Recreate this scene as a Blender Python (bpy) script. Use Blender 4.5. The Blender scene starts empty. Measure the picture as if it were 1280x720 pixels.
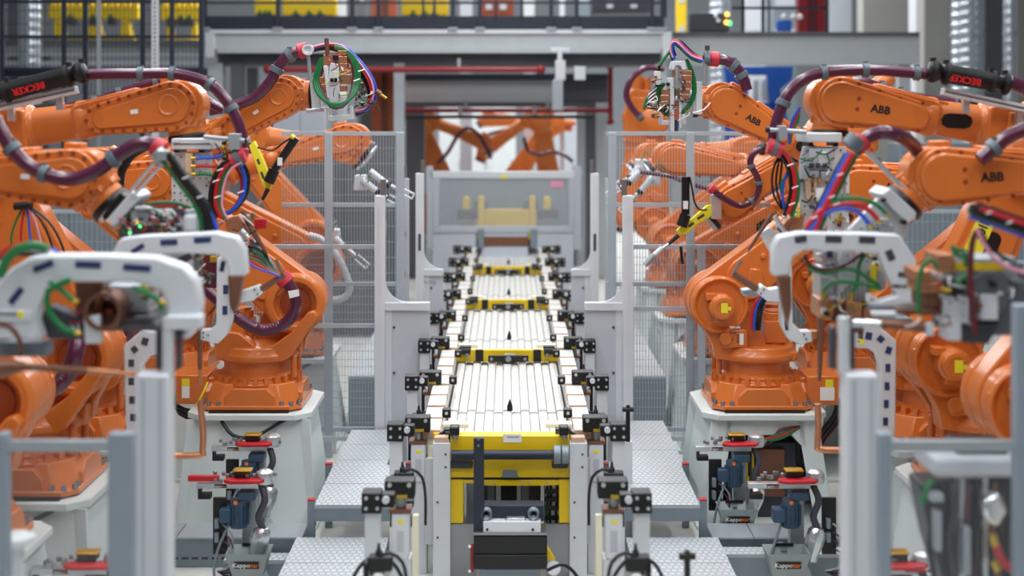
import bpy, bmesh, math, random
from mathutils import Vector, Matrix
random.seed(7)
PI = math.pi
scene = bpy.context.scene
COL = scene.collection
# ------------------------------------------------------------------ camera
F, CX, CY, CZ = 1760.0, 634.0, 125.0, 3.2      # focal length and vanishing point in pixels of a 1280x720 frame
cam_d = bpy.data.cameras.new('camera')
cam_d.sensor_width = 36.0
cam_d.lens = F / 1280 * 36
cam_d.shift_x = (640 - CX) / 1280
cam_d.shift_y = -(360 - CY) / 1280
cam_d.dof.use_dof = True
cam_d.dof.focus_distance = 10.4
cam_d.dof.aperture_fstop = 0.95
cam_d.clip_end = 200
cam = bpy.data.objects.new('camera', cam_d); COL.objects.link(cam)
cam.location = (0, 0, CZ); cam.rotation_euler = (PI/2, 0, 0)
scene.camera = cam
# ------------------------------------------------------------------ light
w = bpy.data.worlds.new('hall_light'); scene.world = w
w.use_nodes = True
w.node_tree.nodes['Background'].inputs[0].default_value = (0.86, 0.94, 1.0, 1)
w.node_tree.nodes['Background'].inputs[1].default_value = 0.15
for i, (lx, ly, sx, sy, en) in enumerate([(-3.6, 9, .5, 18, 640), (3.6, 9, .5, 18, 640), (0, 7, .5, 14, 520), (-4.5, 31, 2, 12, 800), (4.5, 31, 2, 12, 800), (0, 31, 2, 12, 800), (0, 19, .6, 6, 330)]):  # unseen overhead lamps; far row holds extra light added for the back robots
    ld = bpy.data.lights.new('unseen_hall_lamp', 'AREA'); ld.shape = 'RECTANGLE'
    ld.size = sx; ld.size_y = sy; ld.energy = en; ld.color = (0.95, 0.98, 1.0)
    lo = bpy.data.objects.new('unseen_hall_lamp', ld); COL.objects.link(lo)
    lo.location = (lx, ly, 8.6)
vs = scene.view_settings
vs.view_transform = 'Standard'; vs.look = 'None'; vs.gamma = 1.0; vs.use_curve_mapping = False
vs.exposure = 0.0
# ------------------------------------------------------------------ materials
MATS = {}
def mat(name, col, rough=0.5, metal=0.0, var=0.06, scale=6.0, bump=0.0, alpha=None, emit=None, coat=0.0):
    m = bpy.data.materials.new(name); m.use_nodes = True
    nt = m.node_tree; b = nt.nodes['Principled BSDF']
    b.inputs['Roughness'].default_value = rough; b.inputs['Metallic'].default_value = metal
    if coat: b.inputs['Coat Weight'].default_value = coat; b.inputs['Coat Roughness'].default_value = 0.15
    tc = nt.nodes.new('ShaderNodeTexCoord'); nz = nt.nodes.new('ShaderNodeTexNoise')
    nz.inputs['Scale'].default_value = scale; nz.inputs['Detail'].default_value = 4
    nt.links.new(tc.outputs['Object'], nz.inputs['Vector'])
    mx = nt.nodes.new('ShaderNodeMix'); mx.data_type = 'RGBA'
    mx.inputs[6].default_value = (*[c*(1-var) for c in col], 1); mx.inputs[7].default_value = (*[min(1, c*(1+var)) for c in col], 1)
    nt.links.new(nz.outputs['Fac'], mx.inputs[0]); nt.links.new(mx.outputs[2], b.inputs['Base Color'])
    if bump:
        bp = nt.nodes.new('ShaderNodeBump'); bp.inputs['Strength'].default_value = bump; bp.inputs['Distance'].default_value = 0.01
        n2 = nt.nodes.new('ShaderNodeTexNoise'); n2.inputs['Scale'].default_value = 60; nt.links.new(tc.outputs['Object'], n2.inputs['Vector'])
        nt.links.new(n2.outputs['Fac'], bp.inputs['Height']); nt.links.new(bp.outputs[0], b.inputs['Normal'])
    if alpha is not None: b.inputs['Alpha'].default_value = alpha
    if emit: b.inputs['Emission Color'].default_value = (*emit[:3], 1); b.inputs['Emission Strength'].default_value = emit[3]
    MATS[name] = m
    return m
def s2l(*rgb): return tuple(((c/255)/12.92 if c/255 <= 0.04045 else ((c/255+0.055)/1.055)**2.4) for c in rgb)
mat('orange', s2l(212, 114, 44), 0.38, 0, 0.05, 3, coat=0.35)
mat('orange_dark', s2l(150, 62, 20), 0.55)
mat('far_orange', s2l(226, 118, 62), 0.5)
mat('purple_hose', s2l(82, 26, 56), 0.3, 0, 0.1, 20, coat=0.3)
mat('clamp_grey', s2l(92, 104, 112), 0.4)
mat('black', s2l(10, 10, 12), 0.42)
mat('rubber', s2l(24, 24, 28), 0.55)
mat('navy', s2l(30, 38, 54), 0.5)
mat('white_paint', s2l(222, 227, 228), 0.4)
mat('pedestal_white', s2l(214, 222, 220), 0.45, 0, 0.03)
mat('alu', s2l(205, 208, 212), 0.32, 0.75)
mat('alu_light', s2l(216, 220, 224), 0.38, 0.25)
mat('alu_white', s2l(216, 219, 224), 0.42, 0.15)
mat('panel_grey', s2l(188, 192, 200), 0.45)
mat('frame_grey', s2l(178, 183, 190), 0.45)
mat('steel', s2l(150, 152, 155), 0.35, 0.85)
mat('zinc', s2l(172, 180, 186), 0.42, 0.55, 0.1, 10)
mat('zinc_dark', s2l(132, 144, 152), 0.5, 0.4, 0.1, 10)
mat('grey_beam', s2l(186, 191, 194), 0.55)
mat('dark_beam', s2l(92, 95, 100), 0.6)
mat('copper', s2l(206, 142, 106), 0.33, 0.8, 0.25, 14)
mat('copper_dark', s2l(128, 88, 70), 0.45, 0.6, 0.2, 12)
mat('beige', s2l(206, 172, 146), 0.6)
mat('cream', s2l(238, 232, 206), 0.5)
mat('yellow', s2l(236, 198, 10), 0.45)
mat('brass', s2l(206, 170, 60), 0.35, 0.8)
mat('label_yellow', s2l(240, 226, 50), 0.5)
mat('label_white', s2l(240, 240, 240), 0.5)
mat('red', s2l(190, 26, 36), 0.4)
mat('red_clamp', s2l(196, 44, 62), 0.45)
mat('red_pipe', s2l(140, 24, 34), 0.4)
mat('green', s2l(14, 112, 58), 0.42)
mat('blue', s2l(34, 84, 200), 0.4)
mat('maroon', s2l(92, 26, 38), 0.45)
mat('pink', s2l(226, 150, 176), 0.45)
mat('motor_blue', s2l(52, 78, 102), 0.45)
mat('machine_blue', s2l(28, 92, 190), 0.5)
mat('white_module', s2l(218, 216, 211), 0.4, 0, 0.02)
mat('rust_column', s2l(176, 84, 50), 0.6)
mat('concrete', s2l(158, 156, 150), 0.8, 0, 0.12, 2)
mat('duct', s2l(206, 214, 222), 0.3, 0.8)
mat('foil', s2l(216, 220, 224), 0.25, 0.85)
mat('tray_grey', s2l(148, 158, 158), 0.45, 0.2)
mat('slot_blue', s2l(40, 52, 98), 0.5)
mat('slot_dark', s2l(60, 62, 70), 0.5)
mat('wall', s2l(148, 153, 158), 0.8)
mat('ink', s2l(26, 24, 24), 0.6)
mat('ink_red', s2l(214, 30, 34), 0.5)
mat('ink_orange', s2l(238, 120, 44), 0.5)
mat('ink_grey', s2l(150, 152, 160), 0.6)
mat('ink_white', s2l(240, 240, 240), 0.5)
mat('lamp_white', (0.9, 0.9, 0.92), 0.3)
mat('led_green', s2l(60, 220, 90), 0.3, emit=(0.1, 0.9, 0.25, 2.5))
mat('led_amber', s2l(255, 190, 60), 0.3, emit=(1, 0.6, 0.1, 2.5))
mat('led_red', s2l(230, 40, 40), 0.3, emit=(1, 0.05, 0.05, 2))
mat('pane', (0.62, 0.64, 0.68), 0.2, 0, 0.05, 3, alpha=0.22)
mat('acrylic', (0.8, 0.86, 0.9), 0.1, 0, 0.0, 3, alpha=0.04)
mat('screen_grey', s2l(146, 158, 170), 0.4, 0.2)
mat('fence_grey', s2l(176, 185, 194), 0.45, 0.3)
mat('floor', s2l(214, 213, 208), 0.45, 0, 0.05, 0.7, bump=0.03)
# floor joints
# ------------------------------------------------------------------ geometry helpers
def at(px, py, Y): return Vector(((px-CX)*Y/F, Y, CZ-(py-CY)*Y/F))
def PX(n, Y): return n*Y/F
def catmull(pts, step):
    pts = [Vector(p) for p in pts]
    P = [pts[0]*2-pts[1]] + pts + [pts[-1]*2-pts[-2]]
    out = []
    for i in range(1, len(P)-2):
        a, b, c, d = P[i-1], P[i], P[i+1], P[i+2]
        n = max(2, int((c-b).length/step))
        for k in range(n):
            t = k/n
            out.append(0.5*((2*b)+(c-a)*t+(2*a-5*b+4*c-d)*t*t+(3*b-a-3*c+d)*t**3))
    out.append(pts[-1])
    return out
class MB:
    def __init__(s): s.v = []; s.f = []
    def add(s, vs, fs):
        o = len(s.v); s.v += [Vector(v) for v in vs]; s.f += [tuple(i+o for i in f) for f in fs]; return s
    def box(s, c, d, rot=None, taper=1.0):
        hx, hy, hz = d[0]/2, d[1]/2, d[2]/2
        vs = [Vector((sx*hx*(taper if sz > 0 else 1), sy*hy*(taper if sz > 0 else 1), sz*hz)) for sz in (-1, 1) for sy in (-1, 1) for sx in (-1, 1)]
        if rot is not None: vs = [rot @ v for v in vs]
        c = Vector(c)
        return s.add([v+c for v in vs], [(0, 2, 3, 1), (4, 5, 7, 6), (0, 1, 5, 4), (2, 6, 7, 3), (0, 4, 6, 2), (1, 3, 7, 5)])
    def bb(s, a, b):
        return s.box([(a[i]+b[i])/2 for i in range(3)], [abs(b[i]-a[i]) for i in range(3)])
    def prism(s, poly, d0, d1, axis='Y', taper=0.0):
        # poly: 2D list; axis Y -> (x, z), Z -> (x, y), X -> (y, z)
        area = sum(poly[i][0]*poly[(i+1) % len(poly)][1]-poly[(i+1) % len(poly)][0]*poly[i][1] for i in range(len(poly)))
        if area < 0: poly = poly[::-1]
        def m(p, d):
            return Vector((p[0], d, p[1])) if axis == 'Y' else (Vector((p[0], p[1], d)) if axis == 'Z' else Vector((d, p[0], p[1])))
        n = len(poly); lo, hi = min(d0, d1), max(d0, d1)
        vs = [m(p, lo) for p in poly]+[m(p, hi) for p in poly]
        fs = [tuple(range(n)), tuple(range(2*n-1, n-1, -1))] + [(i, i+n, (i+1) % n+n, (i+1) % n) for i in range(n)]
        if axis != 'Y': fs = [f[::-1] for f in fs]
        return s.add(vs, fs)
    def cyl(s, p0, p1, r0, r1=None, n=16, caps=True):
        r1 = r0 if r1 is None else r1
        p0, p1 = Vector(p0), Vector(p1); d = (p1-p0).normalized()
        u = d.orthogonal().normalized(); w_ = d.cross(u)
        vs = [p+(u*math.cos(2*PI*k/n)+w_*math.sin(2*PI*k/n))*r for p, r in ((p0, r0), (p1, r1)) for k in range(n)]
        fs = [(k, (k+1) % n, n+(k+1) % n, n+k) for k in range(n)]
        if caps: fs += [tuple(range(n-1, -1, -1)), tuple(range(n, 2*n))]
        return s.add(vs, fs)
    def lathe(s, p0, d, prof, n=24):
        # prof: (r, h) list along direction d from p0
        p0 = Vector(p0); d = Vector(d).normalized(); u = d.orthogonal().normalized(); w_ = d.cross(u)
        vs = [p0+d*h+(u*math.cos(2*PI*k/n)+w_*math.sin(2*PI*k/n))*max(r, 1e-4) for r, h in prof for k in range(n)]
        fs = [(j*n+k, j*n+(k+1) % n, (j+1)*n+(k+1) % n, (j+1)*n+k) for j in range(len(prof)-1) for k in range(n)]
        fs += [tuple(range(n-1, -1, -1)), tuple(range((len(prof)-1)*n, len(prof)*n))]
        return s.add(vs, fs)
    def tube(s, pts, r, n=8, step=0.04, smooth=True, ribs=False):
        P = catmull(pts, 0.011 if ribs else step) if smooth else [Vector(p) for p in pts]
        t0 = (P[1]-P[0]).normalized(); u = t0.orthogonal().normalized(); vs = []; N = len(P)
        for i, p in enumerate(P):
            t = (P[min(i+1, N-1)]-P[max(i-1, 0)]).normalized()
            u = (u-t*u.dot(t))
            u = u.normalized() if u.length > 1e-6 else t.orthogonal().normalized()
            w_ = t.cross(u); rr = r*(0.92 if ribs and i % 2 else 1)
            vs += [p+(u*math.cos(2*PI*k/n)+w_*math.sin(2*PI*k/n))*rr for k in range(n)]
        fs = [(j*n+k, j*n+(k+1) % n, (j+1)*n+(k+1) % n, (j+1)*n+k) for j in range(N-1) for k in range(n)]
        fs += [tuple(range(n-1, -1, -1)), tuple(range((N-1)*n, N*n))]
        return s.add(vs, fs)
    def sphere(s, c, r, n=12, sc=(1, 1, 1)):
        c = Vector(c); m = n//2; vs = []; fs = []
        for j in range(m+1):
            th = PI*j/m
            for k in range(n):
                ph = 2*PI*k/n
                vs.append(c+Vector((r*sc[0]*math.sin(th)*math.cos(ph), r*sc[1]*math.sin(th)*math.sin(ph), r*sc[2]*math.cos(th))))
        for j in range(m):
            for k in range(n):
                fs.append((j*n+k, (j+1)*n+k, (j+1)*n+(k+1) % n, j*n+(k+1) % n))
        return s.add(vs, fs)
    # traced in the picture's frame, at a real distance Y with a real thickness
    def pp(s, poly, Y, th):
        return s.prism([(at(x, y, Y).x, at(x, y, Y).z) for x, y in poly], Y, Y+th)
    def pb(s, x0, y0, x1, y1, Y, th):
        return s.pp([(x0, y0), (x1, y0), (x1, y1), (x0, y1)], Y, th)
    def pt(s, pts, Y, rpx, n=8, ribs=False, step=0.04):
        P = [at(p[0], p[1], Y+(p[2] if len(p) > 2 else 0)) for p in pts]
        return s.tube(P, PX(rpx, Y), n, step, True, ribs)
    def pc(s, a, b, Y, rpx, rpx2=None, n=12):
        return s.cyl(at(a[0], a[1], Y+(a[2] if len(a) > 2 else 0)), at(b[0], b[1], Y+(b[2] if len(b) > 2 else 0)), PX(rpx, Y), None if rpx2 is None else PX(rpx2, Y), n)
ORG = {}
def finish(me, m, smooth=True):
    me.materials.append(MATS[m])
    if smooth:
        me.polygons.foreach_set('use_smooth', [True]*len(me.polygons))
        me.set_sharp_from_angle(angle=math.radians(38))
    me.update()
def build(mb, name, m, parent=None, bevel=0.0, kind=None, label=None, smooth=True):
    org = ORG.get(parent.as_pointer(), Vector()) if parent is not None else Vector()
    me = bpy.data.meshes.new(name)
    me.from_pydata([v-org for v in mb.v], [], mb.f)
    finish(me, m, smooth)
    return link(me, name, parent, bevel, kind, label)
def link(me, name, parent=None, bevel=0.0, kind=None, label=None):
    o = bpy.data.objects.new(name, me); COL.objects.link(o)
    if parent is not None:
        o.parent = parent; ORG[o.as_pointer()] = ORG.get(parent.as_pointer(), Vector())
    else: ORG[o.as_pointer()] = Vector()
    if bevel:
        bm_ = o.modifiers.new('bevel', 'BEVEL'); bm_.width = bevel; bm_.segments = 2; bm_.limit_method = 'ANGLE'; bm_.angle_limit = math.radians(40)
    if kind: o['kind'] = kind
    if label: o['label'] = label
    return o
def thing(name, label, cat, loc=(0, 0, 0), rotz=0.0, group=None, world=True):
    o = bpy.data.objects.new(name, None); COL.objects.link(o)
    o.empty_display_size = 0.1
    o.location = loc; o.rotation_euler = (0, 0, rotz)
    o['label'] = label; o['category'] = cat
    if group: o['group'] = group
    ORG[o.as_pointer()] = Vector(loc) if world else Vector()
    return o
def tag(o, label, cat, group=None):
    o['label'] = label; o['category'] = cat
    if group: o['group'] = group
    return o
def struct(o): o['kind'] = 'structure'; return o
def dup(root, loc, label, rotz=None, mirror=False):
    r = root.copy(); COL.objects.link(r); r.location = loc; r['label'] = label
    if rotz is not None: r.rotation_euler = (0, 0, rotz)
    for ch in list(root.children):
        c = ch.copy(); COL.objects.link(c); c.parent = r
        for g in list(ch.children):
            d = g.copy(); COL.objects.link(d); d.parent = c
    return r
TXT = {}
def text(s_, size, m, parent, org, u, v, name='lettering', bold=0.02, depth=0.0015):
    # org is the centre, u the reading direction, v the up direction
    key = (s_, bold)
    if key not in TXT:
        cu = bpy.data.curves.new('t', 'FONT'); cu.body = s_; cu.size = 1; cu.align_x = 'CENTER'; cu.align_y = 'CENTER'; cu.offset = bold; cu.resolution_u = 2
        to = bpy.data.objects.new('t', cu); COL.objects.link(to)
        dg = bpy.context.evaluated_depsgraph_get(); me = bpy.data.meshes.new_from_object(to.evaluated_get(dg))
        TXT[key] = ([x.co.copy() for x in me.vertices], [tuple(p.vertices) for p in me.polygons])
        bpy.data.objects.remove(to); bpy.data.curves.remove(cu); bpy.data.meshes.remove(me)
    vs_, fs_ = TXT[key]
    u, v = Vector(u).normalized(), Vector(v).normalized(); n = u.cross(v); org = Vector(org)
    mb = MB(); mb.add([org+u*(p.x*size)+v*(p.y*size)+n*depth for p in vs_], fs_)
    return build(mb, name, m, parent, smooth=False)
def circ(cx, cz, r, n=24, a0=0, a1=2*PI):
    full = abs(a1-a0-2*PI) < 1e-6
    return [(cx+r*math.cos(a0+(a1-a0)*k/(n if full else n-1)), cz+r*math.sin(a0+(a1-a0)*k/(n if full else n-1))) for k in range(n)]
def hull(pts):
    pts = sorted(set((round(p[0], 5), round(p[1], 5)) for p in pts))
    def half(ps):
        h = []
        for p in ps:
            while len(h) > 1 and (h[-1][0]-h[-2][0])*(p[1]-h[-2][1])-(h[-1][1]-h[-2][1])*(p[0]-h[-2][0]) <= 0: h.pop()
            h.append(p)
        return h
    a, b = half(pts), half(pts[::-1])
    return a[:-1]+b[:-1]
def ry(a): return Matrix.Rotation(a, 3, 'Y')
ORD = ['nearest', 'second nearest', 'third nearest', 'fourth nearest', 'fifth nearest', 'sixth nearest', 'seventh nearest', 'eighth nearest', 'farthest']
# ================================================================== ROBOTS
SH = {}
def shared(key, m, fn):
    if key not in SH:
        mb = MB(); fn(mb); me = bpy.data.meshes.new(key); me.from_pydata(mb.v, [], mb.f); finish(me, m); SH[key] = me
    return SH[key]
def rp(key, name, m, parent, fn, bevel=0.0, kind=None):
    return link(shared(key, m, fn), name, parent, bevel, kind)
A2X, A2Z, LA, OFF, FA = 0.31, 0.775, 1.28, 0.2, 1.2
def f_base(b):
    def octo(h, c): return [(h-c, -h), (h, -h+c), (h, h-c), (h-c, h), (-h+c, h), (-h, h-c), (-h, -h+c), (-h+c, -h)]
    b.prism(octo(.385, .08), 0.0, .035, 'Z')
    lo, hi = octo(.365, .12), octo(.31, .11)
    vs = [(x, y, .03) for x, y in lo]+[(x, y, .185) for x, y in hi]
    b.add(vs, [tuple(range(7, -1, -1)), tuple(range(8, 16))]+[(k, (k+1) % 8, 8+(k+1) % 8, 8+k) for k in range(8)])
    # trapezoid cast panels on the four sides
    for sg in (-1, 1):
        b.prism([(-.19, .01), (.19, .01), (.19, .1), (.13, .165), (-.13, .165), (-.19, .1)], sg*.30, sg*.375)
        b.prism([(-.19, .01), (.19, .01), (.19, .1), (.13, .165), (-.13, .165), (-.19, .1)], sg*.30, sg*.375, 'X')
    b.lathe((0, 0, .165), (0, 0, 1), [(.335, 0), (.335, .02), (.30, .025), (.29, .065)], 32)
def f_teeth(b):
    for k in range(26):
        a = 2*PI*k/26
        b.box((.318*math.cos(a), .318*math.sin(a), .198), (.05, .034, .058), Matrix.Rotation(a, 3, 'Z'))
def f_box(b):
    b.prism([(-.36, .0), (-.60, .0), (-.62, .15), (-.65, .19), (-.65, .225), (-.36, .225)], -.16, .2)
    b.bb((-.42, -.13, .02), (-.3, .13, .2))
def f_basebolts(b):
    for x in (-.31, -.24, .24, .31):
        for y in (-.36, .36): b.cyl((x, y, .03), (x, y, .065), .017, n=8); b.cyl((y, x, .03), (y, x, .065), .017, n=8)
def f_turn(b): b.lathe((0, 0, .215), (0, 0, 1), [(.30, 0), (.275, .02), (.262, .03), (.262, .115), (.28, .12)], 36)
def f_turret(b):
    b.lathe((0, 0, .33), (0, 0, 1), [(.27, 0), (.315, .012), (.325, .05), (.305, .075), (.29, .12), (.1, .135)], 36)
    # motor side cheek (+Y)
    b.prism([(.47, .66), (.36, .46), (.345, .36), (.22, .335), (-.27, .335), (-.30, .41), (-.06, .42), (.02, .66), (.10, .77)]+[], .10, .203)
    b.prism(circ(A2X, A2Z, .215, 28), .10, .2)
    b.lathe((A2X, .2, A2Z), (0, 1, 0), [(.215, 0), (.215, .05), (.19, .05), (.18, .02)], 32)
    # far cheek strut (-Y)
    b.prism([(.50, .69), (.47, .735), (.42, .72), (.30, .57), (.16, .47), (-.05, .44), (-.05, .36), (.22, .34), (.29, .38)], -.245, -.16)
    b.prism([(-.28, .36), (.02, .36), (.02, .46), (-.1, .56), (-.24, .58), (-.30, .5)], -.24, -.12)
    b.prism([(.34, .47), (.25, .47), (.27, .34), (.33, .34)], -.02, .12)
    b.cyl((.30, .09, .2), (.30, .09, .38), .024, n=10)
    b.cyl((.30, -.15, .2), (.30, -.15, .38), .024, n=10)
def f_motor1(b):
    b.cyl((-.13, .06, .44), (-.13, .06, .7), .085, n=14); b.bb((-.215, -.03, .47), (-.045, .15, .64)); b.cyl((-.13, .06, .7), (-.13, .06, .72), .07, n=14)
def f_motor1b(b):
    b.cyl((-.16, -.1, .44), (-.16, -.1, .74), .075, n=14); b.bb((-.245, -.19, .5), (-.08, -.02, .66))
def f_motor2(b):
    b.lathe((A2X, .2, A2Z), (0, 1, 0), [(.1, 0), (.1, .14), (.085, .15), (.085, .2), (.055, .205), (.05, .2)], 12)
    b.bb((A2X+.05, .22, A2Z+.05), (A2X+.12, .33, A2Z+.1)); b.bb((A2X-.02, .22, A2Z-.12), (A2X+.05, .33, A2Z-.06))
def f_mlabel(b):
    b.bb((A2X-.03, .405, A2Z-.035), (A2X+.02, .409, A2Z+.04)); b.bb((A2X-.055, .405, A2Z-.015), (A2X-.032, .409, A2Z+.012))
def f_brake(b):
    b.prism([(.10, .45), (.29, .45), (.31, .49), (.31, .55), (.27, .59), (.10, .59)], .2, .245); b.cyl((.27, .21, .52), (.27, .26, .52), .05, n=16)
def f_brakedots(b):
    for x, z in [(.235, .565), (.215, .565), (.195, .565), (.18, .545), (.18, .525), (.18, .5)]: b.cyl((x, .244, z), (x, .25, z), .007, n=8)
    b.cyl((.225, .244, .515), (.225, .252, .515), .012, n=10)
def f_brakelabel(b): b.bb((.135, .245, .475), (.165, .249, .56)); b.bb((.16, .21, .6), (.24, .249, .615))
def f_sidebolts(b):
    for x, z in [(.07, .56), (.07, .4), (-.01, .4), (.05, .6), (A2X+.19, A2Z+.06), (A2X+.1, A2Z+.17)]: b.cyl((x, .2, z), (x, .235, z), .02, n=10)
# ---- lower arm, origin at axis 2, pointing up
def f_lower(b):
    b.prism(hull(circ(0, 0, .225, 28)+circ(0, LA, .165, 24)), -.1, .09)
    b.prism(hull(circ(0, .30, .17, 20)+circ(0, LA, .12, 20)), -.125, .115)
    b.lathe((0, -.1, 0), (0, -1, 0), [(.235, -.02), (.235, .05), (.215, .075), (.165, .075), (.155, .0), (.03, -.01)], 36)
    b.lathe((0, .05, LA), (0, 1, 0), [(.165, 0), (.165, .09), (.14, .11)], 28)
    b.prism([(-.15, .28), (-.13, .36), (.0, .42), (.06, .36), (-.02, .27)], .09, .14)
    for x, z in [(-.08, .95), (.1, .95), (.06, .5)]: b.cyl((x, .1, z), (x, .135, z), .024, n=12); b.cyl((x, -.12, z), (x, -.145, z), .024, n=12)
def f_lowerhole(b): b.prism(hull(circ(0, .72, .05, 14)+circ(.0, .78, .05, 14)), .112, .118)
def f_recess(b): b.lathe((0, -.105, 0), (0, -1, 0), [(.12, 0), (.12, .012), (.1, .016), (.05, .018)], 28)
def f_lowercable(b):
    b.tube([(.15, -.06, .3), (.145, -.06, .7), (.13, -.06, 1.1)], .022, 8)
def f_lowclip(b):
    for z in (.4, .62, .84, 1.02): b.cyl((.147-.01*z, -.06, z), (.147-.01*z, -.06, z+.04), .03, n=10)
# ---- elbow, origin at axis 3, forearm along +X
def f_elbow(b):
    b.prism([(-.40, .08), (-.40, .30), (-.33, .35), (.02, .365), (.2, .34), (.27, .31), (.27, .09), (.17, -.12), (.05, -.19), (-.1, -.18), (-.2, -.06)], -.15, .15)
    b.lathe((0, -.21, 0), (0, 1, 0), [(.15, 0), (.185, .02), (.185, .40), (.15, .42)], 30)
    b.prism([(-.3, .12), (.16, .12), (.16, .3), (-.3, .3)], -.175, .175)
    b.bb((-.1, -.06, .35), (.02, .06, .385))
def f_elmotors(b):
    for y, z, l in [(-.08, .24, .2), (.08, .24, .17), (0, .12, .14)]:
        b.cyl((-.40, y, z), (-.40-l, y, z), .062, n=14); b.cyl((-.40-l, y, z), (-.42-l, y, z), .045, n=12)
def f_elbolts(b):
    for k in range(10):
        a = 2*PI*k/10
        for sy in (-1, 1): b.cyl((.14*math.cos(a), sy*.205, .14*math.sin(a)), (.14*math.cos(a), sy*.222, .14*math.sin(a)), .012, n=8)
    for x in (-.26, -.1, .1):
        for sy in (-1, 1): b.cyl((x, sy*.17, .27), (x, sy*.182, .27), .014, n=8)
# ---- forearm tube and wrist cover
def f_fore(b):
    b.lathe((.25, 0, OFF), (1, 0, 0), [(.145, 0), (.145, .03), (.118, .045), (.108, .30), (.122, .31), (.122, .35), (.115, .38), (.105, .45)], 32)
    b.prism(hull(circ(.62, OFF, .10, 18)+circ(FA, OFF, .155, 26)), -.10, .10)
    b.prism(hull(circ(.72, OFF-.01, .09, 18)+circ(FA-.04, OFF, .155, 26)), -.135, .135)
    b.bb((FA-.1, -.05, OFF+.12), (FA, .05, OFF+.185))
    b.prism([(.5, OFF+.1), (.95, OFF+.15), (.95, OFF+.05), (.5, OFF-.02)], -.07, .07)
def f_cover(b):     # bolted cover with a round disc on the -Y face
    b.prism(hull(circ(.74, OFF-.015, .055, 16)+circ(FA-.03, OFF+.005, .105, 24)), -.152, -.13)
    b.lathe((FA-.05, -.15, OFF+.01), (0, -1, 0), [(.066, 0), (.066, .008), (.055, .009), (.05, .003)], 28)
def f_coverbolts(b):
    L = hull(circ(.72, OFF-.01, .078, 14)+circ(FA-.04, OFF, .138, 24))
    n = len(L); seg = [(L[i], L[(i+1) % n], math.dist(L[i], L[(i+1) % n])) for i in range(n)]; tot = sum(q[2] for q in seg); N = 24; acc = 0; k = 0
    for p, q, l in seg:
        while k*tot/N < acc+l:
            t = (k*tot/N-acc)/l; x, z = p[0]+(q[0]-p[0])*t, p[1]+(q[1]-p[1])*t
            b.cyl((x, -.13, z), (x, -.141, z), .0125, n=8); k += 1
        acc += l
def f_plate(b):     # smooth raised panel on the +Y face
    b.prism(hull(circ(.70, OFF-.02, .075, 18)+circ(FA-.03, OFF, .125, 24)), .12, .155)
def f_platebolts(b):
    for x, z in [(.68, .07), (.82, .075), (.95, .10), (1.08, .125), (.68, -.1), (.82, -.115), (.95, -.13), (1.08, -.14), (1.2, -.12), (1.2, .13)]: b.cyl((x, .13, OFF+z), (x, .141, OFF+z), .0115, n=8)
    for z in (.035, -.03): b.cyl((1.07, .155, OFF+z), (1.07, .158, OFF+z), .013, n=10)
def f_oval(b): b.prism(hull(circ(.40, OFF+.0, .045, 8)+circ(.50, OFF-.01, .045, 8)), .08, .118)
def f_foreflange(b):
    for k in range(18):
        a = 2*PI*k/18
        b.cyl((.585, .110*math.cos(a), OFF+.110*math.sin(a)), (.61, .110*math.cos(a), OFF+.110*math.sin(a)), .01, n=6)
def f_wlabel(b): b.bb((.92, -.156, OFF-.012), (.965, -.152, OFF+.014))
# ---- wrist, origin at axis 5, pointing +X
def f_wrist(b):
    b.lathe((-.02, 0, 0), (1, 0, 0), [(.105, 0), (.118, .06), (.118, .15), (.108, .16), (.108, .2)], 28)
    b.cyl((0, -.11, 0), (0, .11, 0), .1, n=24)
    for k in range(9):
        a = 2*PI*k/9
        b.cyl((.09, .118*math.cos(a), .118*math.sin(a)), (.14, .118*math.cos(a), .118*math.sin(a)), .012, n=6)
def f_flange(b): b.lathe((.18, 0, 0), (1, 0, 0), [(.11, 0), (.115, .01), (.115, .035), (.09, .04)], 28)
def f_tool(b): b.lathe((.218, 0, 0), (1, 0, 0), [(.1, 0), (.1, .02), (.085, .03)], 24)
def f_boxlabel_y(b):
    b.bb((-.56, -.163, .14), (-.50, -.16, .2)); b.bb((-.56, .2, .14), (-.50, .203, .2))
def f_boxlabel_w(b):
    b.bb((-.56, -.163, .05), (-.50, -.16, .14)); b.bb((-.57, .2, .04), (-.46, .203, .14))
def f_earth(b): b.tube([(-.33, -.30, .2), (-.36, -.34, .12), (-.42, -.33, .02)], .008, 6)
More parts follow.
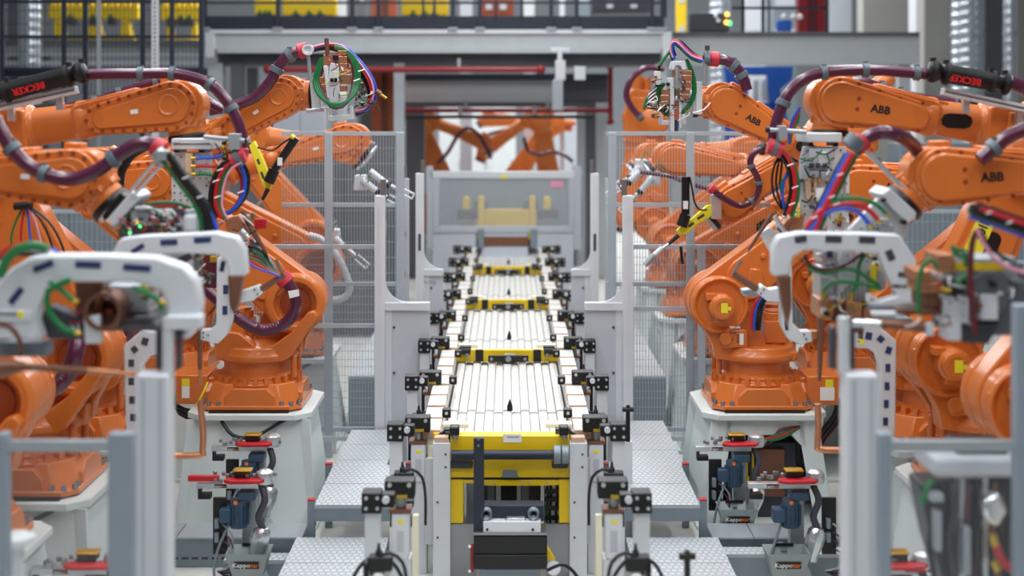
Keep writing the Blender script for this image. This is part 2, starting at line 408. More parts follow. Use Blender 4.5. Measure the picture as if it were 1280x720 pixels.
def robot(X, Y, yaw, lean, elev, bend, label, stretch=1.0, z0=.856, detail=True, logo=True, color='orange', group='orange six-axis robots'):
    r = thing('industrial_robot', label, 'robot', (X, Y, z0), math.radians(yaw), group, world=False)
    sfx = '' if color == 'orange' else color
    base = rp('base'+sfx, 'base', color, r, f_base, .008)
    rp('teeth', 'bolt_ring', 'orange', base, f_teeth, kind='stuff')
    rp('cbox', 'connector_box', color, base, f_box, .01)
    if detail:
        rp('bbolts', 'foot_bolts', 'steel', base, f_basebolts, kind='stuff')
        rp('boxly', 'warning_sticker', 'label_yellow', base, f_boxlabel_y)
        rp('boxlw', 'paper_sticker', 'label_white', base, f_boxlabel_w)
        rp('earth', 'earth_wire', 'label_yellow', base, f_earth)
    rp('turn', 'turntable', color, r, f_turn)
    tu = rp('turret', 'turret', color, r, f_turret, .012)
    rp('m1', 'motor', color, tu, f_motor1, .006); rp('m1b', 'motor', color, tu, f_motor1b, .006)
    rp('m2', 'motor', color, tu, f_motor2, .004)
    if detail:
        rp('ml', 'warning_sticker', 'label_yellow', tu, f_mlabel)
        rp('brake', 'brake_panel', color, tu, f_brake, .008); rp('brd', 'brake_buttons', 'slot_dark', tu, f_brakedots, kind='stuff'); rp('brl', 'paper_sticker', 'label_white', tu, f_brakelabel)
        rp('sb', 'cheek_bolts', color, tu, f_sidebolts, kind='stuff')
    a, e, bd = math.radians(lean), math.radians(elev), math.radians(bend)
    lo = rp('lower', 'lower_arm', color, r, f_lower, .012); lo.location = (A2X, 0, A2Z); lo.rotation_euler = (0, -a, 0)
    if detail:
        rp('lhole', 'cable_opening', 'black', lo, f_lowerhole); rp('recess', 'gear_cover', 'orange_dark', lo, f_recess)
        rp('lcab', 'arm_cable', 'rubber', lo, f_lowercable); rp('lclip', 'cable_clips', 'black', lo, f_lowclip, kind='stuff')
    ax3 = Vector((A2X-LA*math.sin(a), 0, A2Z+LA*math.cos(a)))
    el = rp('elbow', 'elbow_housing', color, r, f_elbow, .012); el.location = ax3; el.rotation_euler = (0, -e, 0)
    rp('elm', 'elbow_motors', color, el, f_elmotors, kind='stuff')
    if detail: rp('elb', 'elbow_bolts', 'orange_dark', el, f_elbolts, kind='stuff')
    fo = rp('fore', 'forearm', color, r, f_fore, .01); fo.location = ax3; fo.rotation_euler = (0, -e, 0); fo.scale = (stretch, 1, 1)
    if detail:
        rp('cover', 'bolted_cover', color, fo, f_cover, .006); rp('covb', 'cover_bolts', 'orange_dark', fo, f_coverbolts, kind='stuff')
        rp('plate', 'side_panel', color, fo, f_plate, .012); rp('plb', 'panel_bolts', 'orange_dark', fo, f_platebolts, kind='stuff')
        rp('oval', 'access_cover', 'black', fo, f_oval); rp('ffb', 'flange_bolts', 'orange_dark', fo, f_foreflange, kind='stuff'); rp('wl', 'paper_sticker', 'label_white', fo, f_wlabel)
        if not logo: pass
        elif 'abb' not in SH:
            t = text('ABB', .066, 'ink', fo, (.93, .156, OFF-.012), (-1, 0, 0), (0, 0, 1), 'lettering', .035); SH['abb'] = t.data
        else: link(SH['abb'], 'lettering', fo)
    wx = ax3+ry(-e) @ Vector((FA*stretch, 0, OFF))
    wr = rp('wrist', 'wrist', color, r, f_wrist, .005); wr.location = wx; wr.rotation_euler = (0, -e-bd, 0)
    rp('flange', 'flange', 'black', wr, f_flange); rp('tool', 'tool_changer', 'alu', wr, f_tool)
    return r
ROB = {}
def rb(k, X, Y, lean, elev, bend, label, **kw): ROB[k] = robot(X, Y, 0 if X < 0 else 180, lean, elev, bend, label, **kw)
rb('LY', -3.02, 6.16, 60, 4, -60, 'orange robot at the left picture edge, nearest to the camera, mostly out of frame')
rb('RY', 3.02, 6.16, 60, 4, -60, 'orange robot at the right picture edge, nearest to the camera, mostly out of frame')
rb('LZ', -2.98, 7.42, 37, -3, -42, 'orange robot with purple hose sagging across its forearm at the left edge')
rb('RZ', 2.98, 7.42, 37, -2.5, -42, 'orange robot with horizontal ABB forearm and blurred lower arm at the right edge')
rb('LA', -2.93, 8.68, 25, 8.5, -90, 'orange robot with bolted forearm under the black hose cylinder on the left')
rb('RA', 2.96, 8.68, 23, 9, -97, 'orange robot with ABB forearm under the black hose cylinder and yellow code label')
rb('LB', -2.98, 9.9, 48, -3, -60, 'orange robot squeezed between two others, its base left of the slotted bar')
rb('RB', 2.98, 9.9, 48, -4.5, -60, 'orange robot squeezed between two others, its base right of the slotted bar')
rb('LC', -1.945, 11.0, 51, 32, -32, 'orange robot on white pedestal left of conveyor holding up copper welding gun')
rb('RC', 1.94, 11.0, 51, 28.4, -30, 'orange robot on white pedestal right of conveyor with slanting ABB forearm')
rb('LE', -2.95, 12.3, 52, 10, -20, 'orange robot behind the left mesh holding the yellow bracket and black cylinder')
rb('RE', 2.95, 12.3, 17, -37, -4, 'orange robot pointing its wrist down at a yellow bracket, right of conveyor', logo=False)
rb('LD', -2.07, 13.26, 60, 14, -50, 'orange robot behind the left mesh fence with white hose and double gripper', stretch=1.24)
rb('RD', 2.07, 13.26, 58, 6, -40, 'orange robot behind the right mesh fence, in front of another reaching gripper', stretch=1.12, logo=False)
rb('RF', 2.1, 15.6, 50, -4, -40, 'orange robot farther behind the right mesh fence with its gripper just above', detail=False)
rb('LF', -2.5, 16.0, 40, -8, -40, 'orange robot deep behind the left mesh fence', detail=False)
rb('RG', 2.16, 18.0, 0, -84, 0, 'far orange robot with raised elbow under a purple hose, right of the portal', detail=False)
G_ = 'far robots behind the enclosure'
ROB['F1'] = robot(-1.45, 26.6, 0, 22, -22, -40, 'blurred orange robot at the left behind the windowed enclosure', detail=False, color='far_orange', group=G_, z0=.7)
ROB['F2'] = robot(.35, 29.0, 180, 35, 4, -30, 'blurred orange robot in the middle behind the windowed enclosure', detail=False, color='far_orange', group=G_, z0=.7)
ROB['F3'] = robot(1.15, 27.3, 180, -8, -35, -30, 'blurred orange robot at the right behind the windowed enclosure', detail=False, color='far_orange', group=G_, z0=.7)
# ================================================================== SETTING
mb = MB(); mb.bb((-14, -2, -.1), (14, 45, 0)); struct(build(mb, 'floor', 'floor'))
mb = MB(); mb.bb((-16, 44, 0), (16, 44.3, 10)); struct(build(mb, 'wall_back', 'wall'))
# grating material: rows of small punched holes
def grating():
    m = mat('grating', s2l(190, 197, 203), 0.42, 0.25, 0.06, 8)
    nt = m.node_tree; b = nt.nodes['Principled BSDF']
    tc = nt.nodes.new('ShaderNodeTexCoord'); br = nt.nodes.new('ShaderNodeTexBrick'); mp = nt.nodes.new('ShaderNodeMapping')
    mp.inputs['Scale'].default_value = (12, 10, 1)
    nt.links.new(tc.outputs['Object'], mp.inputs['Vector']); nt.links.new(mp.outputs[0], br.inputs['Vector'])
    br.inputs['Scale'].default_value = 1.0; br.inputs['Mortar Size'].default_value = 0.09; br.inputs['Brick Width'].default_value = .5; br.inputs['Row Height'].default_value = .6
    br.inputs['Color1'].default_value = (*s2l(212, 217, 221), 1); br.inputs['Color2'].default_value = (*s2l(204, 209, 213), 1); br.inputs['Mortar'].default_value = (*s2l(176, 182, 187), 1)
    for l in list(b.inputs['Base Color'].links): nt.links.remove(l)
    nt.links.new(br.outputs['Color'], b.inputs['Base Color'])
    bp = nt.nodes.new('ShaderNodeBump'); bp.inputs['Strength'].default_value = .4; bp.inputs['Distance'].default_value = .004
    nt.links.new(br.outputs['Fac'], bp.inputs['Height']); bp.invert = True; nt.links.new(bp.outputs[0], b.inputs['Normal'])
grating()
# ------------------------------------------------------------------ pedestals
def plate(mb, pts, th, out):
    pts = [Vector(p) for p in pts]; n = (pts[1]-pts[0]).cross(pts[2]-pts[0]).normalized()
    if n.dot(Vector(out)) < 0: pts = pts[::-1]; n = -n
    k = len(pts)
    mb.add(pts+[p-n*th for p in pts], [tuple(range(k)), tuple(range(2*k-1, k-1, -1))]+[(i, i+k, (i+1) % k+k, (i+1) % k) for i in range(k)])
def ped_parts(r, sideways):
    H, T, B = .80, .40, .50
    mb = MB(); mb.prism([(-.47, -.36), (-.36, -.47), (.36, -.47), (.47, -.36), (.47, .36), (.36, .47), (-.36, .47), (-.47, .36)], .80, .845, 'Z'); build(mb, 'top_plate', 'pedestal_white', r, .006)
    mb = MB(); mb.prism([(-.3, -.42), (.3, -.42), (.3, .42), (-.3, .42)], .845, .856, 'Z'); build(mb, 'shim', 'black', r)
    mb = MB()
    plate(mb, [(-B, -B, .03), (B, -B, .03), (T, -T, H), (-T, -T, H)], .02, (0, -1, 0))
    plate(mb, [(B, -B, .03), (B, B, .03), (T, T, H), (T, -T, H)], .02, (1, 0, 0))
    plate(mb, [(-B, -B, .03), (-B, B, .03), (-T, T, H), (-T, -T, H)], .02, (-1, 0, 0))
    def on(x, z): y = B+(T-B)*(z-.03)/(H-.03); return (x*(y/B), y, z)
    plate(mb, [on(-B, .03), on(-.36, .03), on(-.3, H), on(-B, H)], .02, (0, 1, 0)); plate(mb, [on(B, .03), on(.36, .03), on(.3, H), on(B, H)], .02, (0, 1, 0))
    plate(mb, [on(-.36, H), on(-.36, .56), on(-.24, .68), on(.24, .68), on(.36, .56), on(.36, H)], .02, (0, 1, 0))
    build(mb, 'body', 'pedestal_white', r, .004)
    mb = MB(); mb.bb((-.53, -.53, 0), (.53, .53, .03)); build(mb, 'foot_plate', 'pedestal_white', r, .004)
    for sx in (-1, 1):
        mb = MB(); plate(mb, [(sx*(T-.02), -T-.002, H), (sx*(T+.06), -T-.03, H), (sx*(B+.02), -B-.02, .03), (sx*(B-.03), -B-.003, .03)], .02, (0, -1, 0)); build(mb, 'edge_rib', 'pedestal_white', r)
    mb = MB(); mb.tube([(-.2, -.43, .79), (-.1, -.5, .70), (.05, -.52, .69), (.2, -.45, .76), (.28, -.42, .8)], .014, 8); build(mb, 'cable', 'black', r)
ped0 = None
for k, lb in [('LC', 'white steel pedestal under the orange robot left of the conveyor, beside the grating'), ('RC', 'white open-fronted pedestal under the orange robot right of the conveyor'),
              ('LA', 'white pedestal with oval cable hole under the second robot at left'), ('RA', 'white pedestal at right behind the blurred cabinet'),
              ('LB', 'white pedestal behind the blurred post at left'), ('RB', 'white pedestal with hoses and blue valve handles inside, right'),
              ('LZ', 'white pedestal under the leftmost visible robot'), ('RZ', 'white pedestal under the rightmost visible robot'), ('LY', 'white pedestal under the robot mostly out of frame at left'), ('RY', 'white pedestal under the robot mostly out of frame at right'),
              ('LE', 'white pedestal behind the orange connector box, left rear'), ('RE', 'white pedestal right of and behind the open-fronted one'), ('LD', 'white pedestal seen through the left mesh fence'), ('RD', 'white pedestal seen through the right mesh fence'),
              ('RF', 'white pedestal deep behind the right mesh fence'), ('LF', 'white pedestal deep behind the left mesh fence'), ('RG', 'white pedestal farthest back on the right'),
              ('F1', 'left white pedestal hidden behind the windowed enclosure'), ('F2', 'middle white pedestal hidden behind the windowed enclosure'), ('F3', 'right white pedestal hidden behind the windowed enclosure')]:
    R_ = ROB[k]; loc = (R_.location.x, R_.location.y, 0); rz = R_.rotation_euler[2]
    if ped0 is None:
        ped0 = thing('robot_pedestal', lb, 'pedestal', loc, rz, 'robot pedestals', world=False); ped_parts(ped0, 0)
    else:
        p = dup(ped0, loc, lb, rz)
        if k[0] == 'F': p.scale = (1, 1, .7/.856)
        if k == 'LA':
            mb = MB(); mb.prism(hull(circ(0, .36, .045, 14)+circ(0, .52, .045, 14)), -.475, -.452); build(mb, 'cable_hole', 'slot_dark', p)
            mb = MB(); mb.tube([(-.03, -.46, .33), (.0, -.52, .42), (.03, -.5, .52), (-.02, -.46, .56)], .012, 8); build(mb, 'cable', 'black', p)
# valve units inside the open right pedestals
for k, lb in [('RC', 'dark valve unit with hoses inside the open pedestal right of the conveyor'), ('RB', 'valve unit with brass pipes and blue handles behind the blurred right post')]:
    x, y = ROB[k].location.x, ROB[k].location.y
    t = thing('valve_unit', lb, 'valve', (x, y-.3, .03))
    mb = MB(); mb.bb((x-.26, y-.3, .03), (x+.26, y-.1, .6)); build(mb, 'cabinet', 'slot_dark', t, .01)
    mb = MB(); mb.bb((x-.05, y-.36, .2), (x+.16, y-.3, .56)); build(mb, 'window', 'copper_dark', t, .01)
    for i in range(4):
        xx = x-.22+i*.045
        mb = MB(); mb.cyl((xx, y-.36, .1), (xx, y-.36, .55), .011, n=8); mb.cyl((xx, y-.36, .3), (xx, y-.36, .36), .02, n=8); build(mb, 'pipe', 'brass', t)
    for i in range(2):
        mb = MB(); mb.bb((x-.22+i*.09, y-.4, .2), (x-.2+i*.09, y-.38, .32)); build(mb, 'valve_handle', 'blue', t, .004)
    for i, c in enumerate(['green', 'red', 'green', 'maroon']):
        mb = MB(); mb.tube([(x-.22+i*.03, y-.37, .55), (x-.1+i*.05, y-.42, .64), (x+.1, y-.44, .66+i*.02), (x+.26, y-.4, .74)], .013, 8); build(mb, 'hose', c, t)
# ------------------------------------------------------------------ walkways (steel grating decks)
def deck(name, lb, x0, x1, y0, y1, z, npan, legs=True, th=.11, grp='steel walkways'):
    t = thing(name, lb, 'walkway', ((x0+x1)/2, y0, 0), group=grp)
    for i in range(npan):
        a, b_ = y0+(y1-y0)*i/npan, y0+(y1-y0)*(i+1)/npan
        mb = MB(); mb.bb((x0, a+.004, z-.025), (x1, b_-.004, z)); build(mb, 'grating_panel', 'grating', t)
    mb = MB(); mb.bb((x0, y0, z-th), (x1, y0+.01, z-.026)); build(mb, 'front_fascia', 'zinc_dark', t)
    for x in (x0, x1-.01):
        mb = MB(); mb.bb((x, y0+.012, z-th), (x+.01, y1, z-.026)); build(mb, 'side_fascia', 'zinc_dark', t)
    if legs:
        for x in (x0-.05, x1):
            for y in (y0+.02, y1-.1):
                mb = MB(); mb.bb((x, y, 0), (x+.05, y+.05, z+.02)); lg = build(mb, 'leg', 'zinc_dark', t)
                mb = MB(); mb.bb((x, y, z+.021), (x+.05, y+.05, z+.031)); build(mb, 'cap', 'red', lg)
deck('walkway', 'raised grating walkway on the left between robot pedestal and conveyor', -1.31, -.76, 9.56, 10.62, .45, 2)
deck('walkway', 'raised grating walkway on the right between robot pedestal and conveyor', .76, 1.31, 9.56, 10.62, .45, 2)
deck('walkway_step', 'low grating step in front of the left raised walkway', -1.42, -.80, 7.9, 9.5, .25, 3, False, .12)
deck('walkway_step', 'low grating step in front of the right raised walkway', .80, 1.42, 7.9, 9.5, .25, 3, False, .12)
deck('walkway_step', 'low outer grating step at the bottom left beside the blurred post', -1.9, -1.46, 9.42, 9.58, .12, 1, False, .12)
deck('walkway_step', 'low outer grating step under the grey drip tray on the right', 1.46, 2.5, 9.42, 9.58, .16, 1, False, .16)
deck('walkway', 'tall grating platform behind the left low mesh fence', -1.52, -1.10, 13.5, 16.5, .55, 3, False, .55)
deck('walkway', 'tall grating platform behind the right low mesh fence', 1.10, 1.52, 13.5, 16.5, .55, 3, False, .55)
deck('walkway', 'flat grating ramp right of the conveyor behind the raised walkway', .95, 1.36, 10.75, 12.3, .40, 3, False, .3)
deck('walkway', 'flat grating ramp left of the conveyor behind the raised walkway', -1.36, -.95, 10.75, 12.3, .32, 3, False, .3)
for sx, nm in ((-1, 'left'), (1, 'right')):
    t = thing('floor_duct', f'long galvanised cable duct on the floor in front of the {nm} pedestals', 'duct', (sx*1.9, 9.9, 0))
    a, b_ = sorted((sx*1.40, sx*2.55))
    mb = MB(); mb.bb((a, 9.64, 0), (b_, 9.92, .2)); build(mb, 'trough', 'zinc_dark', t, .004)
    for i in range(4):
        c = a+(b_-a)*i/4
        mb = MB(); mb.bb((c+.004, 9.62, .2), (c+(b_-a)/4-.004, 9.94, .212)); build(mb, 'lid', 'zinc', t)
    mb = MB()
    for i in range(16): mb.bb((a+.05+i*.068, 9.636, .055), (a+.095+i*.068, 9.64, .07))
    build(mb, 'slots', 'slot_dark', t, kind='stuff')
# ================================================================== CONVEYOR
PITCH, YC0, DZ, HW = 3.17, 9.5, .95, .45
def yellow_beam(t, y, front=False):
    mb = MB(); mb.bb((-.5, y, DZ-.105), (.46, y+.06, DZ)); bm_ = build(mb, 'cross_beam', 'yellow', t, .004)
    mb = MB(); mb.bb((-.02, y-.004, DZ-.075), (.07, y, DZ-.03)); build(mb, 'type_plate', 'label_white', bm_)
    mb = MB(); mb.bb((-.01, y-.005, DZ-.05), (.06, y-.0041, DZ-.043)); build(mb, 'print', 'ink', bm_)
    if not front:
        for x in (-.25, .27):
            mb = MB(); mb.bb((x-.035, y-.015, DZ-.1), (x+.035, y, DZ+.005)); build(mb, 'stop_plate', 'black', bm_)
    for sx in (-1, 1):
        mb = MB(); mb.cyl((sx*.375-.045, y-.03, DZ+.0), (sx*.375+.045, y-.03, DZ+.0), .035, n=14); mb.bb((sx*.375-.05, y-.05, DZ+.01), (sx*.375+.05, y+.03, DZ+.04)); mb.tube([(sx*.42, y-.03, DZ+.02), (sx*.47, y-.05, DZ-.01), (sx*.49, y-.05, DZ-.08)], .012, 6)
        build(mb, 'roller', 'black', bm_, .004)
        mb = MB(); mb.cyl((sx*.36, y-.05, DZ-.05), (sx*.36, y-.05, DZ-.02), .02, n=10); build(mb, 'sensor_tip', 'steel', bm_)
        mb = MB(); mb.bb((sx*.36-.09, y+.28, DZ-.03), (sx*.36+.09, y+.38, DZ+.0)); build(mb, 'guide_pad', 'cream', bm_, .004)
NC = 13
SLAT = {}
for i in range(4):
    y0 = YC0+PITCH*i
    t = thing('carrier', f'{["front", "second", "third", "farthest"][i]} section of the white slatted carrier conveyor between yellow cross beams', 'conveyor', (0, y0, 0), group='carrier sections')
    yellow_beam(t, y0, i == 0)
    # slats, each a short ribbed plank
    DK = DZ-.105
    x0 = -HW+.01; wd = (2*HW-.02)/NC
    rows = [(.07, .40), (.405, .74), (.745, 1.15), (1.21, 1.62), (1.625, 2.05), (2.055, 2.5), (2.505, 3.1)]
    if i == 3: rows = rows[:5]
    for (a, b_) in rows:
        for c in range(NC):
            key = (c % 2, round(b_-a, 3))
            if key not in SLAT:
                mb = MB(); zt = -.016 if c % 2 else 0.0
                mb.prism([(.003, zt-.04), (wd-.003, zt-.04), (wd-.003, zt-.008), (wd-.016, zt), (.016, zt), (.003, zt-.008)], 0, b_-a-.004)
                me = bpy.data.meshes.new('slat'); me.from_pydata(mb.v, [], mb.f); finish(me, 'white_module'); SLAT[key] = me
            o = link(SLAT[key], 'slat', t); o.location = (x0+c*wd, a, DK)
    mb = MB(); mb.bb((-HW+.02, y0+.06, DZ-.22), (HW-.02, y0+3.1, DK-.06)); build(mb, 'bed', 'alu_light', t)
    # clear strip with pin
    mb = MB(); mb.bb((-.42, y0+1.155, DK-.02), (.42, y0+1.205, DK+.004)); build(mb, 'clear_strip', 'acrylic', t)
    mb = MB(); mb.lathe((.02, y0+1.18, DK), (0, 0, 1), [(.022, 0), (.022, .03), (.012, .06), (.002, .085)], 12); build(mb, 'pin', 'black', t)
    # black bracket just in front of the next beam
    if i < 3:
        mb = MB(); mb.prism([(-.17, DK+.075), (.19, DK+.075), (.19, DK+.02), (.08, DK+.015), (.06, DK+.0), (-.04, DK+.0), (-.06, DK+.015), (-.17, DK+.02)], y0+3.06, y0+3.09); br_ = build(mb, 'bracket', 'black', t, .004)
        for x in (-.14, .01, .16):
            mb = MB(); mb.cyl((x, y0+3.045, DK+.045), (x, y0+3.06, DK+.045), .014 if x != .01 else .026, n=12); build(mb, 'bolt', 'steel', br_)
    # side blocks with beige pads
    for sx in (-1, 1):
        for k in range(8 if i < 3 else 6):
            ya = y0+.05+k*.39
            mb = MB(); mb.bb((sx*.455, ya, DZ-.16), (sx*.585, ya+.33, DZ+.015-.004*(k % 2))); blk = build(mb, 'side_block', 'white_module', t, .006)
            mb = MB(); mb.bb((sx*.452, ya-.012, DZ-.035), (sx*.575, ya, DZ+.012)); build(mb, 'pad', 'beige', blk)
            if k % 3 == 1 or k == 7:
                mb = MB(); mb.bb((sx*.40, ya+.02, DZ), (sx*.46, ya+.09, DZ+.06)); lt = build(mb, 'latch', 'black', t, .004)
                mb = MB(); mb.cyl((sx*.43, ya+.012, DZ+.035), (sx*.43, ya+.02, DZ+.035), .012, n=8); build(mb, 'bolt', 'alu', lt)
        mb = MB(); mb.bb((sx*.47, y0, .2), (sx*.56, y0+3.15, DZ-.165)); build(mb, 'side_rail', 'alu_light', t, .004)
    for sx in (-1, 1):
        for yy in (.6, 2.4):
            mb = MB(); mb.bb((sx*.475, y0+yy, 0), (sx*.555, y0+yy+.1, .2)); build(mb, 'leg', 'alu_light', t)
# ------------------------------------------------------------------ lift frame at the front end
YF = 9.38
t = thing('lift_frame', 'yellow lift frame with dark roller shaft and white posts at the near conveyor end', 'machine', (0, YF, 0))
mb = MB(); mb.pp([(563, 545), (700, 545), (712, 545), (712, 597), (563, 597)], YF, .06); build(mb, 'front_plate', 'yellow', t, .004)
for (a, b_) in ((562, 579), (699, 712)):
    mb = MB(); mb.pb(a, 600, b_, 654, YF, .08); build(mb, 'upright', 'yellow', t, .004)
mb = MB(); mb.pp([(579, 600), (699, 600), (699, 606), (684, 607), (610, 607), (579, 603)], YF+.01, .06); build(mb, 'lower_beam', 'yellow', t)
mb = MB(); mb.pb(563, 597, 712, 600, YF+.02, .05); build(mb, 'gap_strip', 'black', t)
mb = MB(); mb.pb(629, 543, 652, 553, YF-.004, .004); lp = build(mb, 'type_plate', 'label_white', t)
mb = MB(); mb.pb(634, 545.5, 649, 547, YF-.005, .001); build(mb, 'print', 'ink_grey', lp)
for x in (567, 704):
    mb = MB(); mb.pb(x-5, 534, x+7, 545, YF-.03, .1); build(mb, 'roller_bracket', 'black', t, .01)
    mb = MB(); mb.pc((x+2, 544), (x+2, 549), YF-.03, 3.5, n=10); build(mb, 'sensor_tip', 'steel', t)
    mb = MB(); mb.pb(x-4 if x < 600 else x-14, 576, x+24 if x < 600 else x+6, 586, YF-.03, .04); build(mb, 'cable_opening', 'slot_dark', t, .01)
for x in (609, 618, 653, 662, 590, 684):
    mb = MB(); mb.pc((x, 603, 0), (x, 603, .01), YF, 1.5, n=8); build(mb, 'bolt', 'alu', t)
mb = MB(); mb.pc((564, 568.5), (692, 568.5), YF-.06, 6); build(mb, 'roller_shaft', 'navy', t)
for x in (692, 702):
    mb = MB(); mb.pc((x, 568), (x+9, 568), YF-.06, 11.5, n=20); build(mb, 'collar', 'zinc_dark', t, .004)
for x in (541, 712):
    mb = MB(); mb.pb(x, 554, x+22, 735, YF-.04, .1); po = build(mb, 'post', 'alu_light', t, .004)
    mb = MB(); mb.pb(x+2, 547, x+19, 554, YF-.03, .08); build(mb, 'pad', 'beige', po)
    for (dx, y) in ((16, 568), (16, 584), (6, 628), (6, 672)):
        mb = MB(); mb.pc((x+dx, y, -.045), (x+dx, y, -.03), YF, 1.5, n=8); build(mb, 'bolt_hole', 'slot_dark', po)
for (a, b_) in ((563, 596), (682, 712)):
    mb = MB(); mb.pb(a, 655, b_, 735, YF+.02, .02); build(mb, 'cover_sheet', 'steel', t)
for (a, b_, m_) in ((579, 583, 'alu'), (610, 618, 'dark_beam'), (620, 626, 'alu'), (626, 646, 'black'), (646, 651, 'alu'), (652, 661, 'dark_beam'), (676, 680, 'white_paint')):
    mb = MB(); mb.pb(a, 600, b_, 660, YF+.12, .05); build(mb, 'rail_or_void_bar', m_, t)  # the wide black bar paints the dark void between the rails
mb = MB(); mb.pb(583, 603, 600, 660, YF+.3, .02); build(mb, 'back_sheet', 'zinc', t)
mb = MB(); mb.pb(600, 603, 676, 660, YF+.3, .02); build(mb, 'back_cover', 'slot_dark', t)
for (x, c) in ((684, 'green'), (688, 'black'), (692, 'white_paint'), (696, 'black')):
    mb = MB(); mb.pt([(x, 604), (x+1, 620), (x-1, 640), (x, 660)], YF+.15, 1.6, 6); build(mb, 'cable', c, t)
for y in (612, 622, 633, 645):
    mb = MB(); mb.pb(681, y, 699, y+5, YF+.12, .02); build(mb, 'cable_clip', 'black', t)
mb = MB(); mb.pp([(627, 597), (629, 588), (646, 588), (648, 597)], YF-.015, .02); build(mb, 'notch_cover', 'zinc_dark', t)
# black unit with vertical bar in the foreground of the lift
YB = 8.9
t = thing('drive_unit', 'black ribbed drive unit with tall black bar and silver block below the yellow beam', 'machine', (0, YB, 0))
mb = MB(); mb.pb(592, 548, 605, 666, YB, .05); ba = build(mb, 'vertical_bar', 'navy', t, .003)
for y in (549, 557):
    mb = MB(); mb.pc((598, y, -.01), (598, y, 0), YB, 2, n=8); build(mb, 'bolt', 'steel', ba)
mb = MB(); mb.pb(605, 632, 680, 652, YB+.05, .12); build(mb, 'back_block', 'navy', t, .004)
for x in (608, 667):
    mb = MB(); mb.lathe(at(x, 643, YB+.01), (0, 1, 0), [(PX(3, YB), .05), (PX(4, YB), .0), (PX(6.5, YB), -.012), (PX(7.5, YB), .01), (PX(7.5, YB), .06)], 18); build(mb, 'wheel', 'zinc_dark', t)
    mb = MB(); mb.pc((x, 646, .02), (x, 646, .05), YB, 2.2, n=8); build(mb, 'axle', 'alu', t)
mb = MB(); mb.pb(604, 652, 676, 666, YB-.02, .15); sb_ = build(mb, 'silver_block', 'alu_white', t, .004)
for x in (609, 666):
    mb = MB(); mb.pc((x, 662, -.024), (x, 662, -.015), YB, 1.8, n=8); build(mb, 'bolt_hole', 'black', sb_)
mb = MB(); mb.pp([(630, 652), (634, 648), (656, 648), (658, 652)], YB, .06); build(mb, 'fitting', 'alu', t, .003)
mb = MB(); mb.pb(592, 666, 684, 669, YB-.03, .2); build(mb, 'top_strip', 'steel', t)
for k, (a, b_) in enumerate(((670, 693), (694, 712))):
    mb = MB(); mb.pb(592, a, 684, b_, YB-.02-.01*k, .2); build(mb, 'ribbed_housing', 'black', t, .006)
mb = MB(); mb.pb(588, 682, 592, 715, YB, .03); build(mb, 'red_edge', 'red_pipe', t)
for y in (683, 714):
    mb = MB(); mb.pc((587, y, -.01), (587, y, .01), YB, 2, n=8); build(mb, 'bolt', 'white_paint', t)
mb = MB(); mb.pb(600, 712, 676, 735, YB+.02, .1); build(mb, 'stand', 'zinc_dark', t)
mb = MB(); mb.pt([(684, 713), (700, 706), (712, 710), (722, 722), (728, 735)], YB-.1, 2.2); build(mb, 'cable', 'black', t)
mb = MB(); mb.pp([(684, 684), (688, 690), (694, 700), (684, 701)], YB+.05, .05); build(mb, 'yellow_corner', 'yellow', t)
mb = MB(); mb.pc((692, 710, 0), (692, 710, .04), YB, 9); build(mb, 'white_disc', 'alu_white', t)
# ------------------------------------------------------------------ stations along both sides
SY = [7.5+1.585*i for i in range(9)]
def clamp_post(sx):
    r = thing('clamp_post', 'x', 'clamp', (0, 0, 0), 0, 'slim clamp posts along the conveyor', world=False)
    mb = MB(); mb.bb((-.04, 0, 0), (.04, .09, 1.0)); build(mb, 'post', 'alu_white', r, .004)
    mb = MB(); mb.bb((-.055, -.02, 1.0), (.05, .1, 1.11)); h = build(mb, 'clamp_head', 'black', r, .006)
    mb = MB(); mb.bb((-sx*.05, -.01, 1.03), (-sx*.12, .07, 1.1)); build(mb, 'jaw', 'black', h, .006)
    for x, z in ((-.03, 1.03), (-.03, 1.085), (.03, 1.03), (.03, 1.085)):
        mb = MB(); mb.cyl((x, -.028, z), (x, -.02, z), .01, n=8); build(mb, 'bolt', 'alu', h)
    mb = MB(); mb.cyl((sx*-.075, -.03, 1.075), (sx*-.075, -.01, 1.075), .02, n=10); build(mb, 'knob', 'alu_white', r)
    mb = MB(); mb.cyl((0, -.004, .68), (0, 0, .68), .014, n=8); build(mb, 'bolt_hole', 'black', r)
    return r
